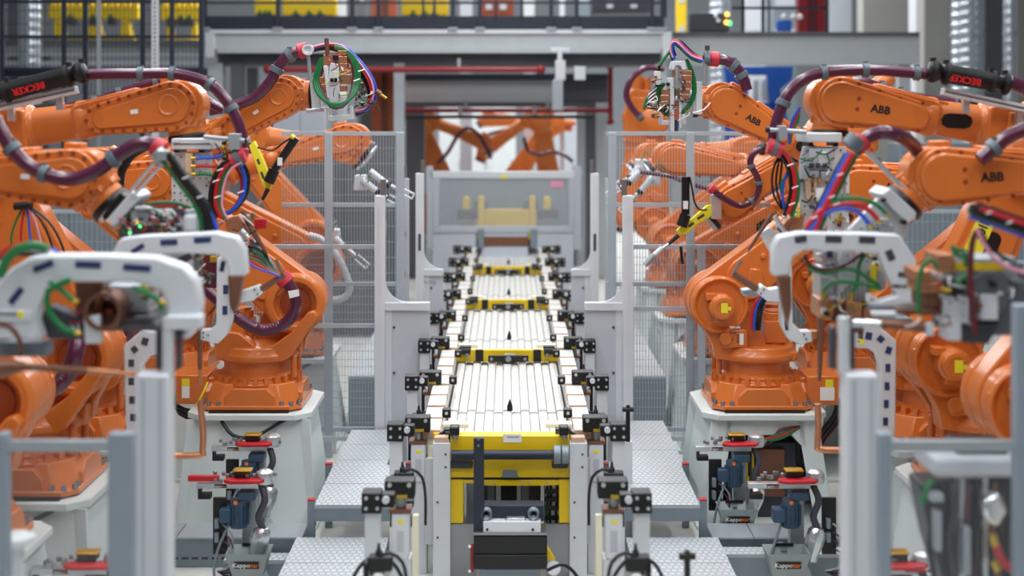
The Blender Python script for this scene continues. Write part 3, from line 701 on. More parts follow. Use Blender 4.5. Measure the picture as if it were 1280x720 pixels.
def cylinder_clamp(sx):
    r = thing('pneumatic_clamp', 'x', 'clamp', (0, 0, 0), 0, 'grey pneumatic clamps along the conveyor', world=False)
    mb = MB(); mb.bb((-.06, 0, 0), (.06, .12, .62)); build(mb, 'column', 'alu_light', r, .006)
    mb = MB(); mb.bb((-.05, -.01, .62), (.05, .1, .88)); b_ = build(mb, 'cylinder_body', 'alu_white', r, .01)
    mb = MB(); mb.bb((-.015, -.013, .82), (.02, -.01, .84)); build(mb, 'sticker', 'label_yellow', b_)
    mb = MB(); mb.bb((-.02, -.012, .66), (.02, -.01, .78)); build(mb, 'scale_strip', 'panel_grey', b_)
    mb = MB(); mb.bb((-.065, -.015, .88), (.06, .1, .9)); build(mb, 'cap_plate', 'copper_dark', r)
    mb = MB(); mb.cyl((0, .04, .9), (0, .04, .96), .03, n=12); build(mb, 'rod', 'steel', r)
    mb = MB(); mb.bb((-.09, -.02, .96), (.08, .1, 1.06)); h = build(mb, 'clamp_head', 'black', r, .008)
    mb = MB(); mb.bb((-.02, -.024, .965), (.04, -.02, .985)); build(mb, 'sticker', 'brass', h)
    for x in (-.06, .05):
        mb = MB(); mb.cyl((x, -.03, 1.04), (x, -.02, 1.04), .013, n=8); build(mb, 'bolt', 'alu', h)
    mb = MB(); mb.bb((-sx*.065, .01, .3), (-sx*.1, .05, .86)); build(mb, 'side_bar', 'cream', r)
    return r
def sensor_arm(sx):
    r = thing('sensor_bracket', 'x', 'sensor', (0, 0, 0), 0, 'black sensor brackets along the conveyor', world=False)
    mb = MB(); mb.bb((-.03, 0, 0), (.03, .06, .6)); build(mb, 'post', 'alu_light', r)
    mb = MB(); mb.bb((-.06, -.02, .6), (.06, .08, .66)); mb.bb((sx*.05, -.02, .6), (sx*.075, .06, .9)); mb.bb((-.05, -.02, .86), (.07, .06, .93)); mb.bb((-.05, -.02, .72), (.07, .06, .76)); build(mb, 'arm', 'black', r, .006)
    for z in (.82, .69):
        mb = MB(); mb.cyl((-.0, -.045, z), (0, .02, z), .035, n=14); build(mb, 'lens', 'lamp_white', r)
    mb = MB(); mb.bb((-.05, -.03, .46), (.05, .0, .62)); v = build(mb, 'valve_block', 'alu', r, .004)
    for x in (-.025, .025):
        for z in (.5, .55, .6):
            mb = MB(); mb.cyl((x, -.036, z), (x, -.03, z), .009, n=8); build(mb, 'screw', 'slot_dark', v)
    mb = MB(); mb.sphere((.02, -.04, .44), .014, 8); build(mb, 'led', 'led_green', r)
    mb = MB(); mb.tube([(-sx*.0, .0, .93), (-sx*.06, -.01, .95), (-sx*.12, 0, .9), (-sx*.14, .02, .78), (-sx*.14, .03, .6)], .009, 8); build(mb, 'cable', 'rubber', r)
    mb = MB(); mb.lathe((0, .02, .93), (0, 0, 1), [(.016, 0), (.018, .02), (.01, .03), (.006, .06)], 10); build(mb, 'plug', 'black', r)
    return r
for sx, nm in ((-1, 'left'), (1, 'right')):
    for fn, xo, yo, what in ((clamp_post, .72, 0, 'slim white post with square black clamp head'), (cylinder_clamp, .60, .42, 'grey pneumatic clamp with yellow sticker'), (sensor_arm, .64, -.5, 'black sensor bracket with white lenses')):
        proto = None
        for i, y in enumerate(SY):
            lb = f'{ORD[i]} {what} in the {nm} conveyor row'
            loc = (sx*xo, y+yo, 0)
            if proto is None: proto = fn(sx); proto.location = loc; proto['label'] = lb
            else: dup(proto, loc, lb)
# T handles on the right side
for i, (px, py, Y) in enumerate(((745.5, 424, 12.6), (785, 517, 10.1), (859, 703, 6.9))):
    s_ = F/Y; b0 = at(px, py, Y)
    t = thing('toggle_handle', ['black T-handle standing right of the second yellow beam', 'black T-handle standing beside the right fence post foot', 'blurred black T-handle at the bottom right of the conveyor'][i], 'handle', (b0.x, Y, 0), group='black T-handles')
    mb = MB(); mb.cyl((b0.x, Y, b0.z-.2), (b0.x, Y, b0.z+.03), .016, n=10); build(mb, 'stem', 'black', t)
    mb = MB(); mb.cyl((b0.x-.04, Y, b0.z+.03), (b0.x+.04, Y, b0.z+.03), .018, n=10); mb.cyl((b0.x, Y, b0.z+.03), (b0.x, Y, b0.z+.06), .014, n=8); build(mb, 'grip', 'black', t)
    mb = MB(); mb.bb((b0.x-.03, Y-.02, 0), (b0.x+.03, Y+.04, b0.z-.2)); build(mb, 'stand', 'alu_light', t)
# cable arcs at the nearest stations
for sx, nm in ((-1, 'left'), (1, 'right')):
    x = sx*.66
    t = thing('cable_loop', f'black cable arching over a white lamp at the bottom {nm} of the conveyor', 'cable', (x, 7.25, 0))
    mb = MB(); mb.tube([(x-.14, 7.2, .55), (x-.13, 7.15, .75), (x-.04, 7.12, .88), (x+.08, 7.12, .86), (x+.15, 7.15, .7), (x+.16, 7.2, .5)], .010, 8); build(mb, 'cable', 'rubber', t)
    mb = MB(); mb.bb((x-.2, 7.2, 0), (x+.2, 7.3, .5)); build(mb, 'cabinet', 'alu_white', t, .01)
    mb = MB(); mb.sphere((x-sx*.02, 7.18, .53), .03, 8); build(mb, 'led', 'led_green', t)
    mb = MB(); mb.cyl((x+sx*.12, 7.1, .42), (x+sx*.12, 7.2, .42), .06, n=16); build(mb, 'lamp', 'lamp_white', t)
# ================================================================== FENCES
def mesh_fence(lb, x0, x1, Y, z0, z1, posts, rails, sp=.026, m='fence_grey', r=.0017, hs=.14, pw=.07):
    t = thing('mesh_fence', lb, 'fence', ((x0+x1)/2, Y, 0), group='mesh fences')
    for x in posts:
        mb = MB(); mb.bb((x-pw/2, Y-.03, 0), (x+pw/2, Y+.03, z1+.01)); build(mb, 'post', m, t, .004)
    for z in rails:
        mb = MB(); mb.bb((x0, Y-.018, z-.018), (x1, Y+.018, z+.018)); build(mb, 'rail', m, t)
    mb = MB(); x = x0
    while x < x1: mb.bb((x-r, Y-r, z0), (x+r, Y+r, z1)); x += sp
    z = z0
    while z < z1: mb.bb((x0, Y-r*3, z-r), (x1, Y-r, z+r)); z += hs
    build(mb, 'wire_mesh', m, t, kind='stuff', smooth=False)
    return t
mesh_fence('tall wire mesh fence left of the white portal post', -2.02, -.92, 12.62, .25, 2.9, (-1.60, -.96), (2.9, 2.26, 1.55, .25))
mesh_fence('low wire mesh fence between left robot pedestal and white post', -2.30, -1.17, 12.48, .2, 1.9, (-2.28,), (1.9, 1.2, .2))
mesh_fence('tall wire mesh fence right of the white portal post', .88, 2.36, 12.62, .25, 2.9, (.94, 1.64), (2.9, 2.26, 1.55, .25))
mesh_fence('low wire mesh fence between white post and right robot pedestal', 1.12, 2.24, 12.48, .2, 1.9, (1.72,), (1.9, 1.35, .2))
mesh_fence('wire mesh fence behind the robots at the left edge', -5.6, -2.45, 13.9, .2, 2.1, (-5.5, -4.5, -3.5), (2.1, 1.6, .2), .05, hs=.2)
mesh_fence('wire mesh fence behind the robots at the right edge', 2.5, 5.6, 13.9, .2, 2.1, (5.5, 4.5, 3.5), (2.1, 1.6, .2), .05, hs=.2)
# ------------------------------------------------------------------ white portals with grey panels
def portal(lb, sx, Y, xp, z1, xin, zr, pw, sign=None):
    t = thing('safety_gate', lb, 'guard', (sx*xp, Y, 0), group='white guard frames')
    mb = MB(); mb.bb((sx*xp-pw/2, Y-.05, 0), (sx*xp+pw/2, Y+.05, z1)); po = build(mb, 'post', 'alu_white', t, .006)
    mb = MB(); mb.bb((sx*xp-pw*.12, Y-.056, .4), (sx*xp+pw*.12, Y-.05, z1-.1)); build(mb, 'groove', 'alu_light', po)
    mb = MB(); mb.cyl((sx*xp+.03*-sx, Y, z1), (sx*xp+.03*-sx, Y, z1+.14), .025, n=10); build(mb, 'stub', 'steel', t)
    a, b_ = sorted((sx*(xp-pw/2), sx*xin))
    mb = MB(); mb.bb((a, Y-.04, zr), (b_, Y+.04, zr+.07)); build(mb, 'rail', 'alu_light', t, .004)
    mb = MB(); mb.bb((a, Y-.01, .02), (b_, Y+.01, zr)); pn = build(mb, 'panel', 'panel_grey', t)
    c = sx*(xp-pw/2); pts = [(c, zr+.07), (c-sx*.2, zr+.07)]+[(c-sx*(.2-.2*math.sin(q*PI/12)), zr+.27-.2*math.cos(q*PI/12)) for q in range(1, 7)]
    mb = MB(); mb.prism(pts, Y-.02, Y+.02); build(mb, 'corner_gusset', 'alu_white', t)
    mb = MB(); mb.bb((sx*(xp-pw/2-.06), Y-.016, .05), (sx*(xp-pw/2), Y-.011, zr)); build(mb, 'panel_frame', 'alu_light', t)
    for z in (.3, .8, 1.2):
        mb = MB(); mb.cyl((sx*(xp-pw/2-.08), Y-.02, z), (sx*(xp-pw/2-.08), Y-.01, z), .012, n=8); build(mb, 'screw', 'slot_dark', pn)
    return t
portal('white guard post with grey panel on the left, first pair', -1, 12.4, 1.12, 2.36, .68, 1.35, .09)
portal('white guard post with grey panel on the right, first pair', 1, 12.4, 1.06, 2.36, .68, 1.35, .09)
a = portal('white guard post with slotted profile and lettered panel on the left, second pair', -1, 15.0, .93, 2.42, .68, 1.33, .085)
text('Bertz', .07, 'ink_grey', a, (-.83, 14.985, 1.26), (1, 0, 0), (0, 0, 1), 'lettering', .0)
mb = MB(); mb.bb((-.9, 14.983, 1.245), (-.885, 14.987, 1.275)); mb = None
b = portal('white guard post with slotted profile and grey panel on the right, second pair', 1, 15.0, .93, 2.42, .68, 1.33, .085)
for t_, sx in ((a, -1), (b, 1)):
    mb = MB(); mb.bb((sx*.93-.014, 14.94, 1.6), (sx*.93+.014, 14.951, 1.78)); build(mb, 'slot', 'slot_dark', t_)
for sx, nm in ((-1, 'left'), (1, 'right')):
    x = sx*1.02
    t = thing('guard_post', f'grey inner post beside the {nm} tall mesh fence', 'post', (x, 14.0, 0), group='inner guard posts')
    mb = MB(); mb.bb((x-.045, 13.96, 0), (x+.045, 14.04, 2.42)); build(mb, 'post', 'frame_grey', t, .004)
    mb = MB(); mb.bb((x-.02, 13.98, 2.42), (x+.02, 14.02, 2.55)); build(mb, 'stub', 'steel', t)
    for z in (1.5, 1.9):
        mb = MB(); mb.cyl((x, 13.93, z), (x, 13.96, z), .02, n=8); build(mb, 'bolt', 'alu', t)
# ------------------------------------------------------------------ windowed enclosure at the end of the line
YE = 21.7
t = thing('enclosure', 'grey enclosure with a wide hazy window at the end of the conveyor', 'enclosure', (0, YE, 0))
for (x0, y0, x1, y1, nm) in ((538, 214, 718, 223, 'top_rail'), (533, 208, 541, 312, 'side_post'), (717, 208, 727, 312, 'side_post'), (541, 283, 717, 291, 'sill'), (541, 223, 549, 283, 'window_jamb'), (711, 223, 717, 283, 'window_jamb')):
    mb = MB(); mb.pb(x0, y0, x1, y1, YE, .08); build(mb, nm, 'frame_grey' if 'rail' not in nm else 'alu_light', t, .01)
for (a, b_) in ((541, 595), (602, 660), (668, 717)):
    mb = MB(); mb.pb(a, 291, b_, 350, YE+.02, .04); build(mb, 'lower_panel', 'panel_grey', t)
for x in (597, 663):
    mb = MB(); mb.pb(x, 286, x+8, 310, YE-.03, .06); build(mb, 'bracket', 'zinc_dark', t, .01)
mb = MB(); mb.pb(604, 296, 660, 308, YE+.01, .03); build(mb, 'painted_shadow_gap', 'copper_dark', t)  # solid dark strip stands in for the shade of a gap
mb = MB(); mb.pb(549, 223, 711, 283, YE+.03, .01); build(mb, 'pane', 'pane', t)
mb = MB(); mb.pb(626, 219, 634, 223, YE-.01, .01); build(mb, 'sticker', 'label_yellow', t)
mb = MB(); mb.pb(688, 226, 704, 234, YE+.02, .008); build(mb, 'sticker', 'pink', t)
mb = MB(); mb.bb((-1.3, YE+1.6, .9), (1.25, YE+1.65, 1.95)); build(mb, 'rear_wall', 'zinc_dark', t)
Y2 = YE+.9
t = thing('yellow_fixture', 'yellow welding fixture with upright arms behind the hazy window', 'fixture', (0, Y2, 0))
mb = MB(); mb.pb(594, 262, 671, 284, Y2, .2); build(mb, 'beam', 'yellow', t, .02)
for x, sg in ((600, 1), (664, -1)):
    mb = MB(); mb.pp([(x-2, 245), (x+5, 245), (x+7, 300), (x-4, 300)], Y2-.05, .15); build(mb, 'arm', 'yellow', t, .02)
for x in (583, 684):
    mb = MB(); mb.pp([(x-4, 246), (x+4, 246), (x+6, 275), (x-6, 275)], Y2, .2); build(mb, 'arm', 'yellow', t, .02)
    mb = MB(); mb.pb(x-12, 262, x+14, 274, Y2-.1, .25); build(mb, 'clamp', 'slot_dark', t, .02)
for x in (592, 654):
    mb = MB(); mb.pb(x, 250, x+18, 264, Y2+.05, .2); build(mb, 'cylinder', 'dark_beam', t, .02)
mb = MB(); mb.bb((-.6, Y2+.02, 0), (.6, Y2+.18, 1.1)); build(mb, 'stand', 'dark_beam', t)
# ------------------------------------------------------------------ mezzanine
YG = 22.6
t = thing('mezzanine', 'long grey steel mezzanine beam with white edge spanning above the line', 'mezzanine', (0, YG, 0))
mb = MB(); mb.pb(268, 42, 828, 62, YG, .12); build(mb, 'fascia_beam', 'grey_beam', t, .01)
mb = MB(); mb.pb(262, 37, 832, 42, YG-.05, 1.55); build(mb, 'deck_edge', 'alu_white', t)
mb = MB(); mb.pb(272, 62, 826, 66, YG-.06, .24); build(mb, 'flange', 'grey_beam', t)
mb = MB(); mb.pb(272, 66, 826, 82, YG+.3, 1.3); build(mb, 'cross_beam', 'dark_beam', t)  # dark colour paints in the shaded recess below the deck
for (a, b_) in ((256, 268), (828, 840)):
    mb = MB(); mb.pb(a, 40, b_, 72, YG-.04, .2); build(mb, 'end_bracket', 'alu_light', t, .01)
for (a, b_, m_) in ((255, 278, 'grey_beam'), (288, 303, 'dark_beam'), (492, 505, 'frame_grey'), (820, 834, 'grey_beam')):
    x0, x1 = at(a, 0, YG+.2).x, at(b_, 0, YG+.2).x
    mb = MB(); mb.bb((x0, YG+.2, 0), (x1, YG+.45, 3.8)); build(mb, 'column', m_, t, .01)
# hanger bracket below the beam
t2 = thing('beam_hanger', 'white hanger bracket bolted under the mezzanine beam above the portal', 'bracket', (at(700, 60, YG-.1).x, YG-.1, 3.9))
for (x0, y0, x1, y1, nm) in ((688, 60, 712, 66, 'clamp'), (697, 66, 703, 75, 'neck'), (694, 75, 707, 100, 'box'), (690, 100, 704, 138, 'drop_bar'), (718, 83, 732, 100, 'box')):
    mb = MB(); mb.pb(x0, y0, x1, y1, YG-.24, .14); build(mb, nm, 'alu_light' if nm != 'drop_bar' else 'zinc', t2, .01)
# navy railing
t = thing('railing', 'navy blue railing with kick plate standing along the mezzanine', 'railing', (0, YG, 4.1))
mb = MB(); mb.pb(255, 20, 830, 37, YG-.02, .05); build(mb, 'kick_plate', 'navy', t)
for x in (256, 347, 440, 473, 566, 600, 689, 721, 815, 828):
    mb = MB(); mb.pb(x-2.5, -40, x+2.5, 36.5, YG-.08, .06); po = build(mb, 'post', 'navy', t)
    mb = MB(); mb.pb(x-6, 34, x+6, 36.8, YG-.1, .08); build(mb, 'foot', 'zinc', po)
for x in (529, 543, 832, 620, 652):
    mb = MB(); mb.pb(x-1.5, -40, x+1.5, 22, YG-.05, .04); build(mb, 'baluster', 'navy', t)
mb = MB(); mb.pb(255, -42, 832, -36, YG-.05, .05); build(mb, 'handrail', 'navy', t)
mb = MB(); mb.pb(255, 2, 832, 5, YG-.03, .03); build(mb, 'mid_rail', 'navy', t)
# right beam
t = thing('crane_beam', 'wide plain grey beam at upper right behind the ABB robots', 'beam', (at(995, 60, 23.5).x, 23.5, 3.8))
mb = MB(); mb.pb(838, 43, 1150, 81, 23.5, .3); build(mb, 'web', 'grey_beam', t, .01)
mb = MB(); mb.pb(838, 40, 1150, 43, 23.4, .5); build(mb, 'top_flange', 'dark_beam', t)
for x in (850, 1130):
    x0 = at(x, 0, 23.7).x; mb = MB(); mb.bb((x0-.1, 23.65, 0), (x0+.1, 23.85, at(0, 81, 23.7).z)); build(mb, 'column', 'grey_beam', t)
# inner portal
YP = 25.2
t = thing('portal_frame', 'dark grey inner portal frame behind the hazy windowed enclosure', 'frame', (0, YP, 0))
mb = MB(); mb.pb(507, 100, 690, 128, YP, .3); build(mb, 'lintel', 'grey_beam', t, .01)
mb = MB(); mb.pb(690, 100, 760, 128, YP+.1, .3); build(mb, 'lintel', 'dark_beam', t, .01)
mb = MB(); mb.pb(505, 92, 760, 100, YP-.1, .5); build(mb, 'top_flange', 'navy', t)
mb = MB(); mb.pb(505, 128, 735, 134, YP, .3); build(mb, 'bottom_flange', 'dark_beam', t)
for (a, b_, m_) in ((507, 530, 'dark_beam'), (722, 732, 'frame_grey'), (732, 745, 'dark_beam'), (745, 760, 'grey_beam')):
    x0, x1 = at(a, 0, YP).x, at(b_, 0, YP).x
    mb = MB(); mb.bb((x0, YP+.05, 0), (x1, YP+.35, at(0, 128, YP).z)); build(mb, 'column', m_, t, .01)
# pipes
for lb, pts, Y, r, m_ in (('long dark red pipe under the mezzanine beam', [(335, 87), (676, 87)], 22.2, 3.8, 'red_pipe'), ('thin dark red pipe across the inner portal', [(505, 138), (762, 138)], 24.6, 3, 'red_pipe'),
                          ('thin black pipe just below the dark red pipe', [(505, 146), (738, 146)], 24.4, 2.4, 'black'), ('vertical dark red pipe at the right of the portal', [(763, 84), (763, 152)], 24.4, 3, 'red_pipe')):
    a0 = at(*pts[0], Y); t = thing('pipe', lb, 'pipe', tuple(a0))
    mb = MB(); mb.pc(pts[0], pts[1], Y, r); build(mb, 'tube', m_, t)
    for p in pts:
        mb = MB(); mb.sphere(at(*p, Y), PX(r*1.6, Y), 10); build(mb, 'fitting', m_, t)
    if 'vertical' not in lb:
        for q in (.3, .7):
            x = pts[0][0]+(pts[1][0]-pts[0][0])*q
            mb = MB(); mb.pb(x-2, pts[0][1]-14, x+2, pts[0][1], Y, .03); build(mb, 'hanger', 'zinc', t)
# rust coloured column
t = thing('steel_column', 'rust-orange steel column behind the copper welding gun', 'column', (at(480, 0, 24.3).x, 24.3, 0))
for (a, b_, m_) in ((464, 477, 'rust_column'), (477, 485, 'copper_dark'), (485, 495, 'rust_column')):
    x0, x1 = at(a, 0, 24.3).x, at(b_, 0, 24.3).x
    mb = MB(); mb.bb((x0, 24.3 if m_ == 'rust_column' else 24.4, 0), (x1, 24.6, 6)); build(mb, 'flange' if m_ == 'rust_column' else 'web', m_, t)
# ------------------------------------------------------------------ cabinets made up as dark and pale backdrops behind the fences
def cabinet(lb, x0, x1, Y, h, m_, d=.6, doors=3):
    t = thing('backdrop_cabinet', lb, 'cabinet', ((x0+x1)/2, Y, 0), group='backdrop cabinets')
    mb = MB(); mb.bb((x0, Y, 0), (x1, Y+d, h)); build(mb, 'body', m_, t, .01)
    w_ = (x1-x0)/doors
    for i in range(doors):
        mb = MB(); mb.bb((x0+i*w_+.02, Y-.02, .12), (x0+(i+1)*w_-.02, Y, h-.05)); dr = build(mb, 'door', m_, t, .006)
        mb = MB(); mb.bb((x0+(i+1)*w_-.12, Y-.05, h*.5), (x0+(i+1)*w_-.08, Y-.02, h*.5+.2)); build(mb, 'handle', 'alu', dr)
cabinet('dark grey backdrop cabinet row behind the left tall mesh fence', -4.2, -1.55, 19.0, 2.75, 'dark_beam', doors=4)
cabinet('mid grey backdrop cabinets far left behind the robots', -8.5, -4.4, 19.4, 2.5, 'zinc_dark', doors=5)
cabinet('dark grey backdrop cabinets behind the right tall mesh fence', 2.9, 5.2, 19.6, 2.4, 'dark_beam', doors=3)
cabinet('mid grey backdrop cabinets far right behind the robots', 5.4, 9.5, 19.4, 2.6, 'zinc_dark', doors=5)
cabinet('pale cabinet between the rust column and the left mesh fence', -3.5, -2.7, 21.0, 3.1, 'panel_grey', doors=2)
cabinet('pale tall backdrop cabinet seen in the gap beyond the portal', -1.6, .2, 33, 3.2, 'white_paint', doors=3)
cabinet('pale low backdrop cabinet to the right beyond the portal', .6, 2.2, 33.5, 3.0, 'panel_grey', doors=3)
# low white bollard behind right mesh
t = thing('bollard', 'white mushroom-shaped cap on a short post behind the right mesh', 'bollard', (at(920, 230, 16.5).x, 16.5, 0)); q = at(920, 212, 16.5)
mb = MB(); mb.lathe((q.x, 16.5, q.z-.08), (0, 0, 1), [(.035, -.3), (.035, 0), (.065, .0), (.065, .05), (.04, .09), (.01, .1)], 16); build(mb, 'cap', 'white_paint', t)
mb = MB(); mb.cyl((q.x, 16.5, 0), (q.x, 16.5, q.z-.3), .03, n=10); build(mb, 'post', 'zinc', t)
# blue machine
YM = 25.5
t = thing('blue_machine', 'bright blue machine frame with cutouts at upper right under the grey beam', 'machine', (at(948, 120, YM).x, YM, 0))
for poly in ([(905, 83), (925, 83), (938, 100), (930, 150), (915, 150)], [(958, 83), (992, 83), (990, 100), (975, 112), (985, 150), (965, 150)], [(925, 83), (960, 83), (958, 94), (928, 94)], [(930, 128), (968, 128), (966, 140), (932, 140)]):
    mb = MB(); mb.pp(poly, YM, .15); build(mb, 'frame_member', 'machine_blue', t, .01)
for x0, x1 in ((907, 922), (968, 985)):
    mb = MB(); mb.bb((at(x0, 0, YM).x, YM, 0), (at(x1, 0, YM).x, YM+.15, at(0, 150, YM).z)); build(mb, 'leg', 'machine_blue', t)
for x in (942, 952):
    mb = MB(); mb.pb(x, 100, x+7, 126, YM+.1, .1); build(mb, 'cylinder', 'alu_light', t, .01)
# ------------------------------------------------------------------ dark fence at upper left and yellow frames behind
YL = 20.4
t = thing('dark_fence', 'dark navy mesh fence along the upper left background', 'fence', (at(125, 60, YL).x, YL, 0))
for x in (3, 80, 107, 178, 215, 252):
    x0 = at(x, 0, YL).x; mb = MB(); mb.bb((x0-.03, YL-.03, 0), (x0+.03, YL+.03, 5.0)); build(mb, 'post', 'navy', t)
for y in (2, 46, 86):
    mb = MB(); mb.pb(0, y-2, 255, y+2, YL, .03); build(mb, 'rail', 'navy', t)
mb = MB(); xa, xb = at(0, 0, YL).x, at(255, 0, YL).x; x = xa
while x < xb: mb.bb((x-.004, YL-.004, 3.3), (x+.004, YL+.004, 4.9)); x += .06
z = 3.3
while z < 4.9: mb.bb((xa, YL-.012, z-.004), (xb, YL-.004, z+.004)); z += .2
build(mb, 'wire_mesh', 'navy', t, kind='stuff', smooth=False)
mb = MB(); mb.pb(0, 85, 258, 96, YL+.1, .1); build(mb, 'base_beam', 'navy', t)
for x, wd, m_, lb in ((124, 4, 'zinc', 'thin grey pole in front of the dark fence'), (194.5, 8, 'alu_white', 'perforated white profile post in front of the dark fence')):
    x0 = at(x, 0, YL-.3).x; t = thing('profile_post', lb, 'post', (x0, YL-.3, 0)); h = PX(wd, YL)/2
    mb = MB(); mb.bb((x0-h, YL-.34, 0), (x0+h, YL-.3, 5.2)); build(mb, 'profile', m_, t)
    if wd > 6:
        mb = MB(); z = 3.3
        while z < 5: mb.bb((x0-.014, YL-.343, z), (x0+.014, YL-.34, z+.03)); z += .06
        build(mb, 'holes', 'slot_dark', t, kind='stuff')
def yellow_rig(lb, x0, x1, y0, y1, Y, legs):
    t = thing('yellow_fixture', lb, 'fixture', (at((x0+x1)/2, y1, Y).x, Y, at(0, y1, Y).z), group='yellow fixtures in the background')
    hb = (y1-y0)*.42
    mb = MB(); mb.pb(x0, y0+2, x1, y0+hb, Y, .3); bm_ = build(mb, 'beam', 'yellow', t, .02)
    mb = MB(); x = x0+2
    while x < x1-4: mb.pb(x, y0-2, x+4, y0+2, Y, .25); x += 8
    build(mb, 'teeth', 'yellow', bm_, kind='stuff')
    for q, wd in legs:
        x = x0+(x1-x0)*q
        mb = MB(); mb.pp([(x-wd*.4, y0+hb), (x+wd*.5, y0+hb), (x+wd, y1), (x-wd*.6, y1)], Y+.03, .25); build(mb, 'leg', 'yellow', t, .02)
    mb = MB(); mb.pb(x0+(x1-x0)*.1, y1-3, x0+(x1-x0)*.95, y1+1, Y, .3); build(mb, 'foot_beam', 'yellow', t, .02)
    for q in (.25, .5, .7):
        x = x0+(x1-x0)*q
        mb = MB(); mb.pb(x-5, y0+hb-2, x+5, y0+hb+8, Y-.05, .2); build(mb, 'clamp', 'slot_dark', t, .02)
        mb = MB(); mb.pc((x, y0+hb-4, -.06), (x, y0+hb-4, 0), Y, 2.2, n=8); build(mb, 'green_knob', 'green', t)
yellow_rig('yellow fixture behind the dark fence, leftmost', 60, 172, 5, 49, 26, ((.1, 9), (.5, 12), (.85, 9)))
yellow_rig('yellow fixture behind the dark fence, left of the railing', 200, 252, 5, 51.6, 27, ((.2, 6), (.8, 6)))
yellow_rig('yellow fixture behind the railing, left', 318, 345, -4, 50.4, 26.6, ((.5, 8),))
yellow_rig('yellow fixture behind the railing, second from left', 353, 420, -4, 50.4, 26.6, ((.15, 8), (.85, 8)))
yellow_rig('yellow fixture behind the railing, centre', 502, 560, -4, 50.4, 26.6, ((.15, 7), (.85, 7)))
t = thing('support_deck', 'grey platform carrying the yellow fixtures behind the railing', 'platform', (0, 26, 0))
mb = MB(); mb.bb((-9.5, 25.9, at(0, 50, 26).z-.1), (-.9, 28.5, at(0, 50, 26).z)); build(mb, 'deck', 'dark_beam', t)
mb = MB(); mb.pb(0, 54, 258, 70, 26.1, .1); build(mb, 'edge_beam', 'grey_beam', t); mb = MB(); mb.pb(0, 76, 258, 83, 26.1, .1); build(mb, 'edge_beam', 'panel_grey', t)
for x in (-9, -5, -2.8):
    mb = MB(); mb.bb((x, 27, 0), (x+.2, 27.2, at(0, 50, 26).z-.1)); build(mb, 'column', 'dark_beam', t)
for lb, x0, x1, y0, y1, m_, Y in (('rust-orange machine housing behind the railing, right of centre', 598, 642, -10, 19, 'rust_column', 26.6), ('dark machine housing behind the railing at right', 740, 815, -12, 16, 'slot_dark', 26.4)):
    a0 = at(x0, y1, Y); t = thing('machine_housing', lb, 'machine', (a0.x, Y, a0.z))
    mb = MB(); mb.pb(x0, y0, x1, y1, Y, .8); build(mb, 'housing', m_, t, .03)
    for q in (.3, .7):
        x = x0+(x1-x0)*q; mb = MB(); mb.pb(x-4, y0+14, x+4, y0+22, Y-.03, .05); build(mb, 'hatch', 'alu', t)
# ducts and concrete columns
def duct(lb, px, wpx, Y):
    x = at(px, 0, Y).x; r = PX(wpx, Y)/2
    t = thing('spiral_duct', lb, 'duct', (x, Y, 0))
    mb = MB(); prof = []; z = 0
    while z < 7: prof += [(r, z), (r*1.05, z+.03), (r, z+.06)]; z += .16
    mb.lathe((x, Y, 0), (0, 0, 1), prof, 20); build(mb, 'duct_pipe', 'duct', t)
    for z in (2.2, 4.3):
        mb = MB(); mb.lathe((x, Y, z), (0, 0, 1), [(r*1.09, 0), (r*1.09, .06)], 20); build(mb, 'collar', 'zinc', t)
duct('corrugated silver duct at the upper right behind the black hose cylinder', 1209, 40, 24.6)
duct('narrow silver duct right of the wide corrugated one', 1262, 16, 24.0)
duct('silver duct at the upper left behind the dark fence', 38, 28, 25.2)
duct('silver duct behind the blue machine at upper right', 900, 26, 29)
for i, (a0, b_, m_, Y, lb) in enumerate(((1155, 1192, 'concrete', 25, 'pale concrete column left of the corrugated duct'), (1078, 1144, 'concrete', 30, 'wide concrete column above the grey beam at right'), (1144, 1154, 'alu_white', 28, 'thin white strip post beside the concrete column'),
                                        (1230, 1255, 'dark_beam', 26.5, 'dark steel column right of the corrugated duct'), (1270, 1300, 'concrete', 26, 'concrete column at the right picture edge'), (1034, 1066, 'panel_grey', 31, 'grey steel column above the grey beam'), (10, 24, 'dark_beam', 28, 'dark column at the left picture edge'))):
    x0, x1 = at(a0, 0, Y).x, at(b_, 0, Y).x
    t = thing('column', lb, 'column', ((x0+x1)/2, Y, 0))
    mb = MB(); mb.bb((x0, Y, 0), (x1, Y+.5, 7)); build(mb, 'shaft', m_, t, .03)
    mb = MB(); mb.bb((x0-.05, Y-.05, 0), (x1+.05, Y+.55, .2)); build(mb, 'plinth', m_, t, .02)
# small control panel with signal lamps, red column by the rail
t = thing('signal_panel', 'cluster of green and amber signal lamps above the beam at upper right', 'lamp', (at(905, 25, 24.2).x, 24.2, at(0, 40, 24.2).z))
mb = MB(); mb.pb(862, 16, 912, 39.5, 23.55, .2); build(mb, 'box', 'slot_dark', t, .02)
for (x, y, c) in ((909, 18, 'led_amber'), (908, 28, 'led_amber'), (912, 29, 'led_green'), (895, 20, 'lamp_white'), (898, 26, 'lamp_white')):
    mb = MB(); mb.sphere(at(x, y, 23.5), PX(3, 23.5), 10); build(mb, 'lamp', c, t)
t = thing('guard_rail', 'dark handrail with blue and red parts above the grey beam at right', 'railing', (at(960, 40, 24).x, 24, at(0, 40, 24).z))
for x in (929, 954, 1034): mb = MB(); mb.pb(x-2, -30, x+2, 40, 24, .04); build(mb, 'post', 'navy', t)
for y in (10, -28): mb = MB(); mb.pb(915, y-1.5, 1034, y+1.5, 24, .04); build(mb, 'rail', 'navy', t)
t = thing('red_column', 'dark red twin column behind the handrail at upper right', 'column', (at(1015, 40, 25).x, 25, at(0, 42, 25).z-.02))
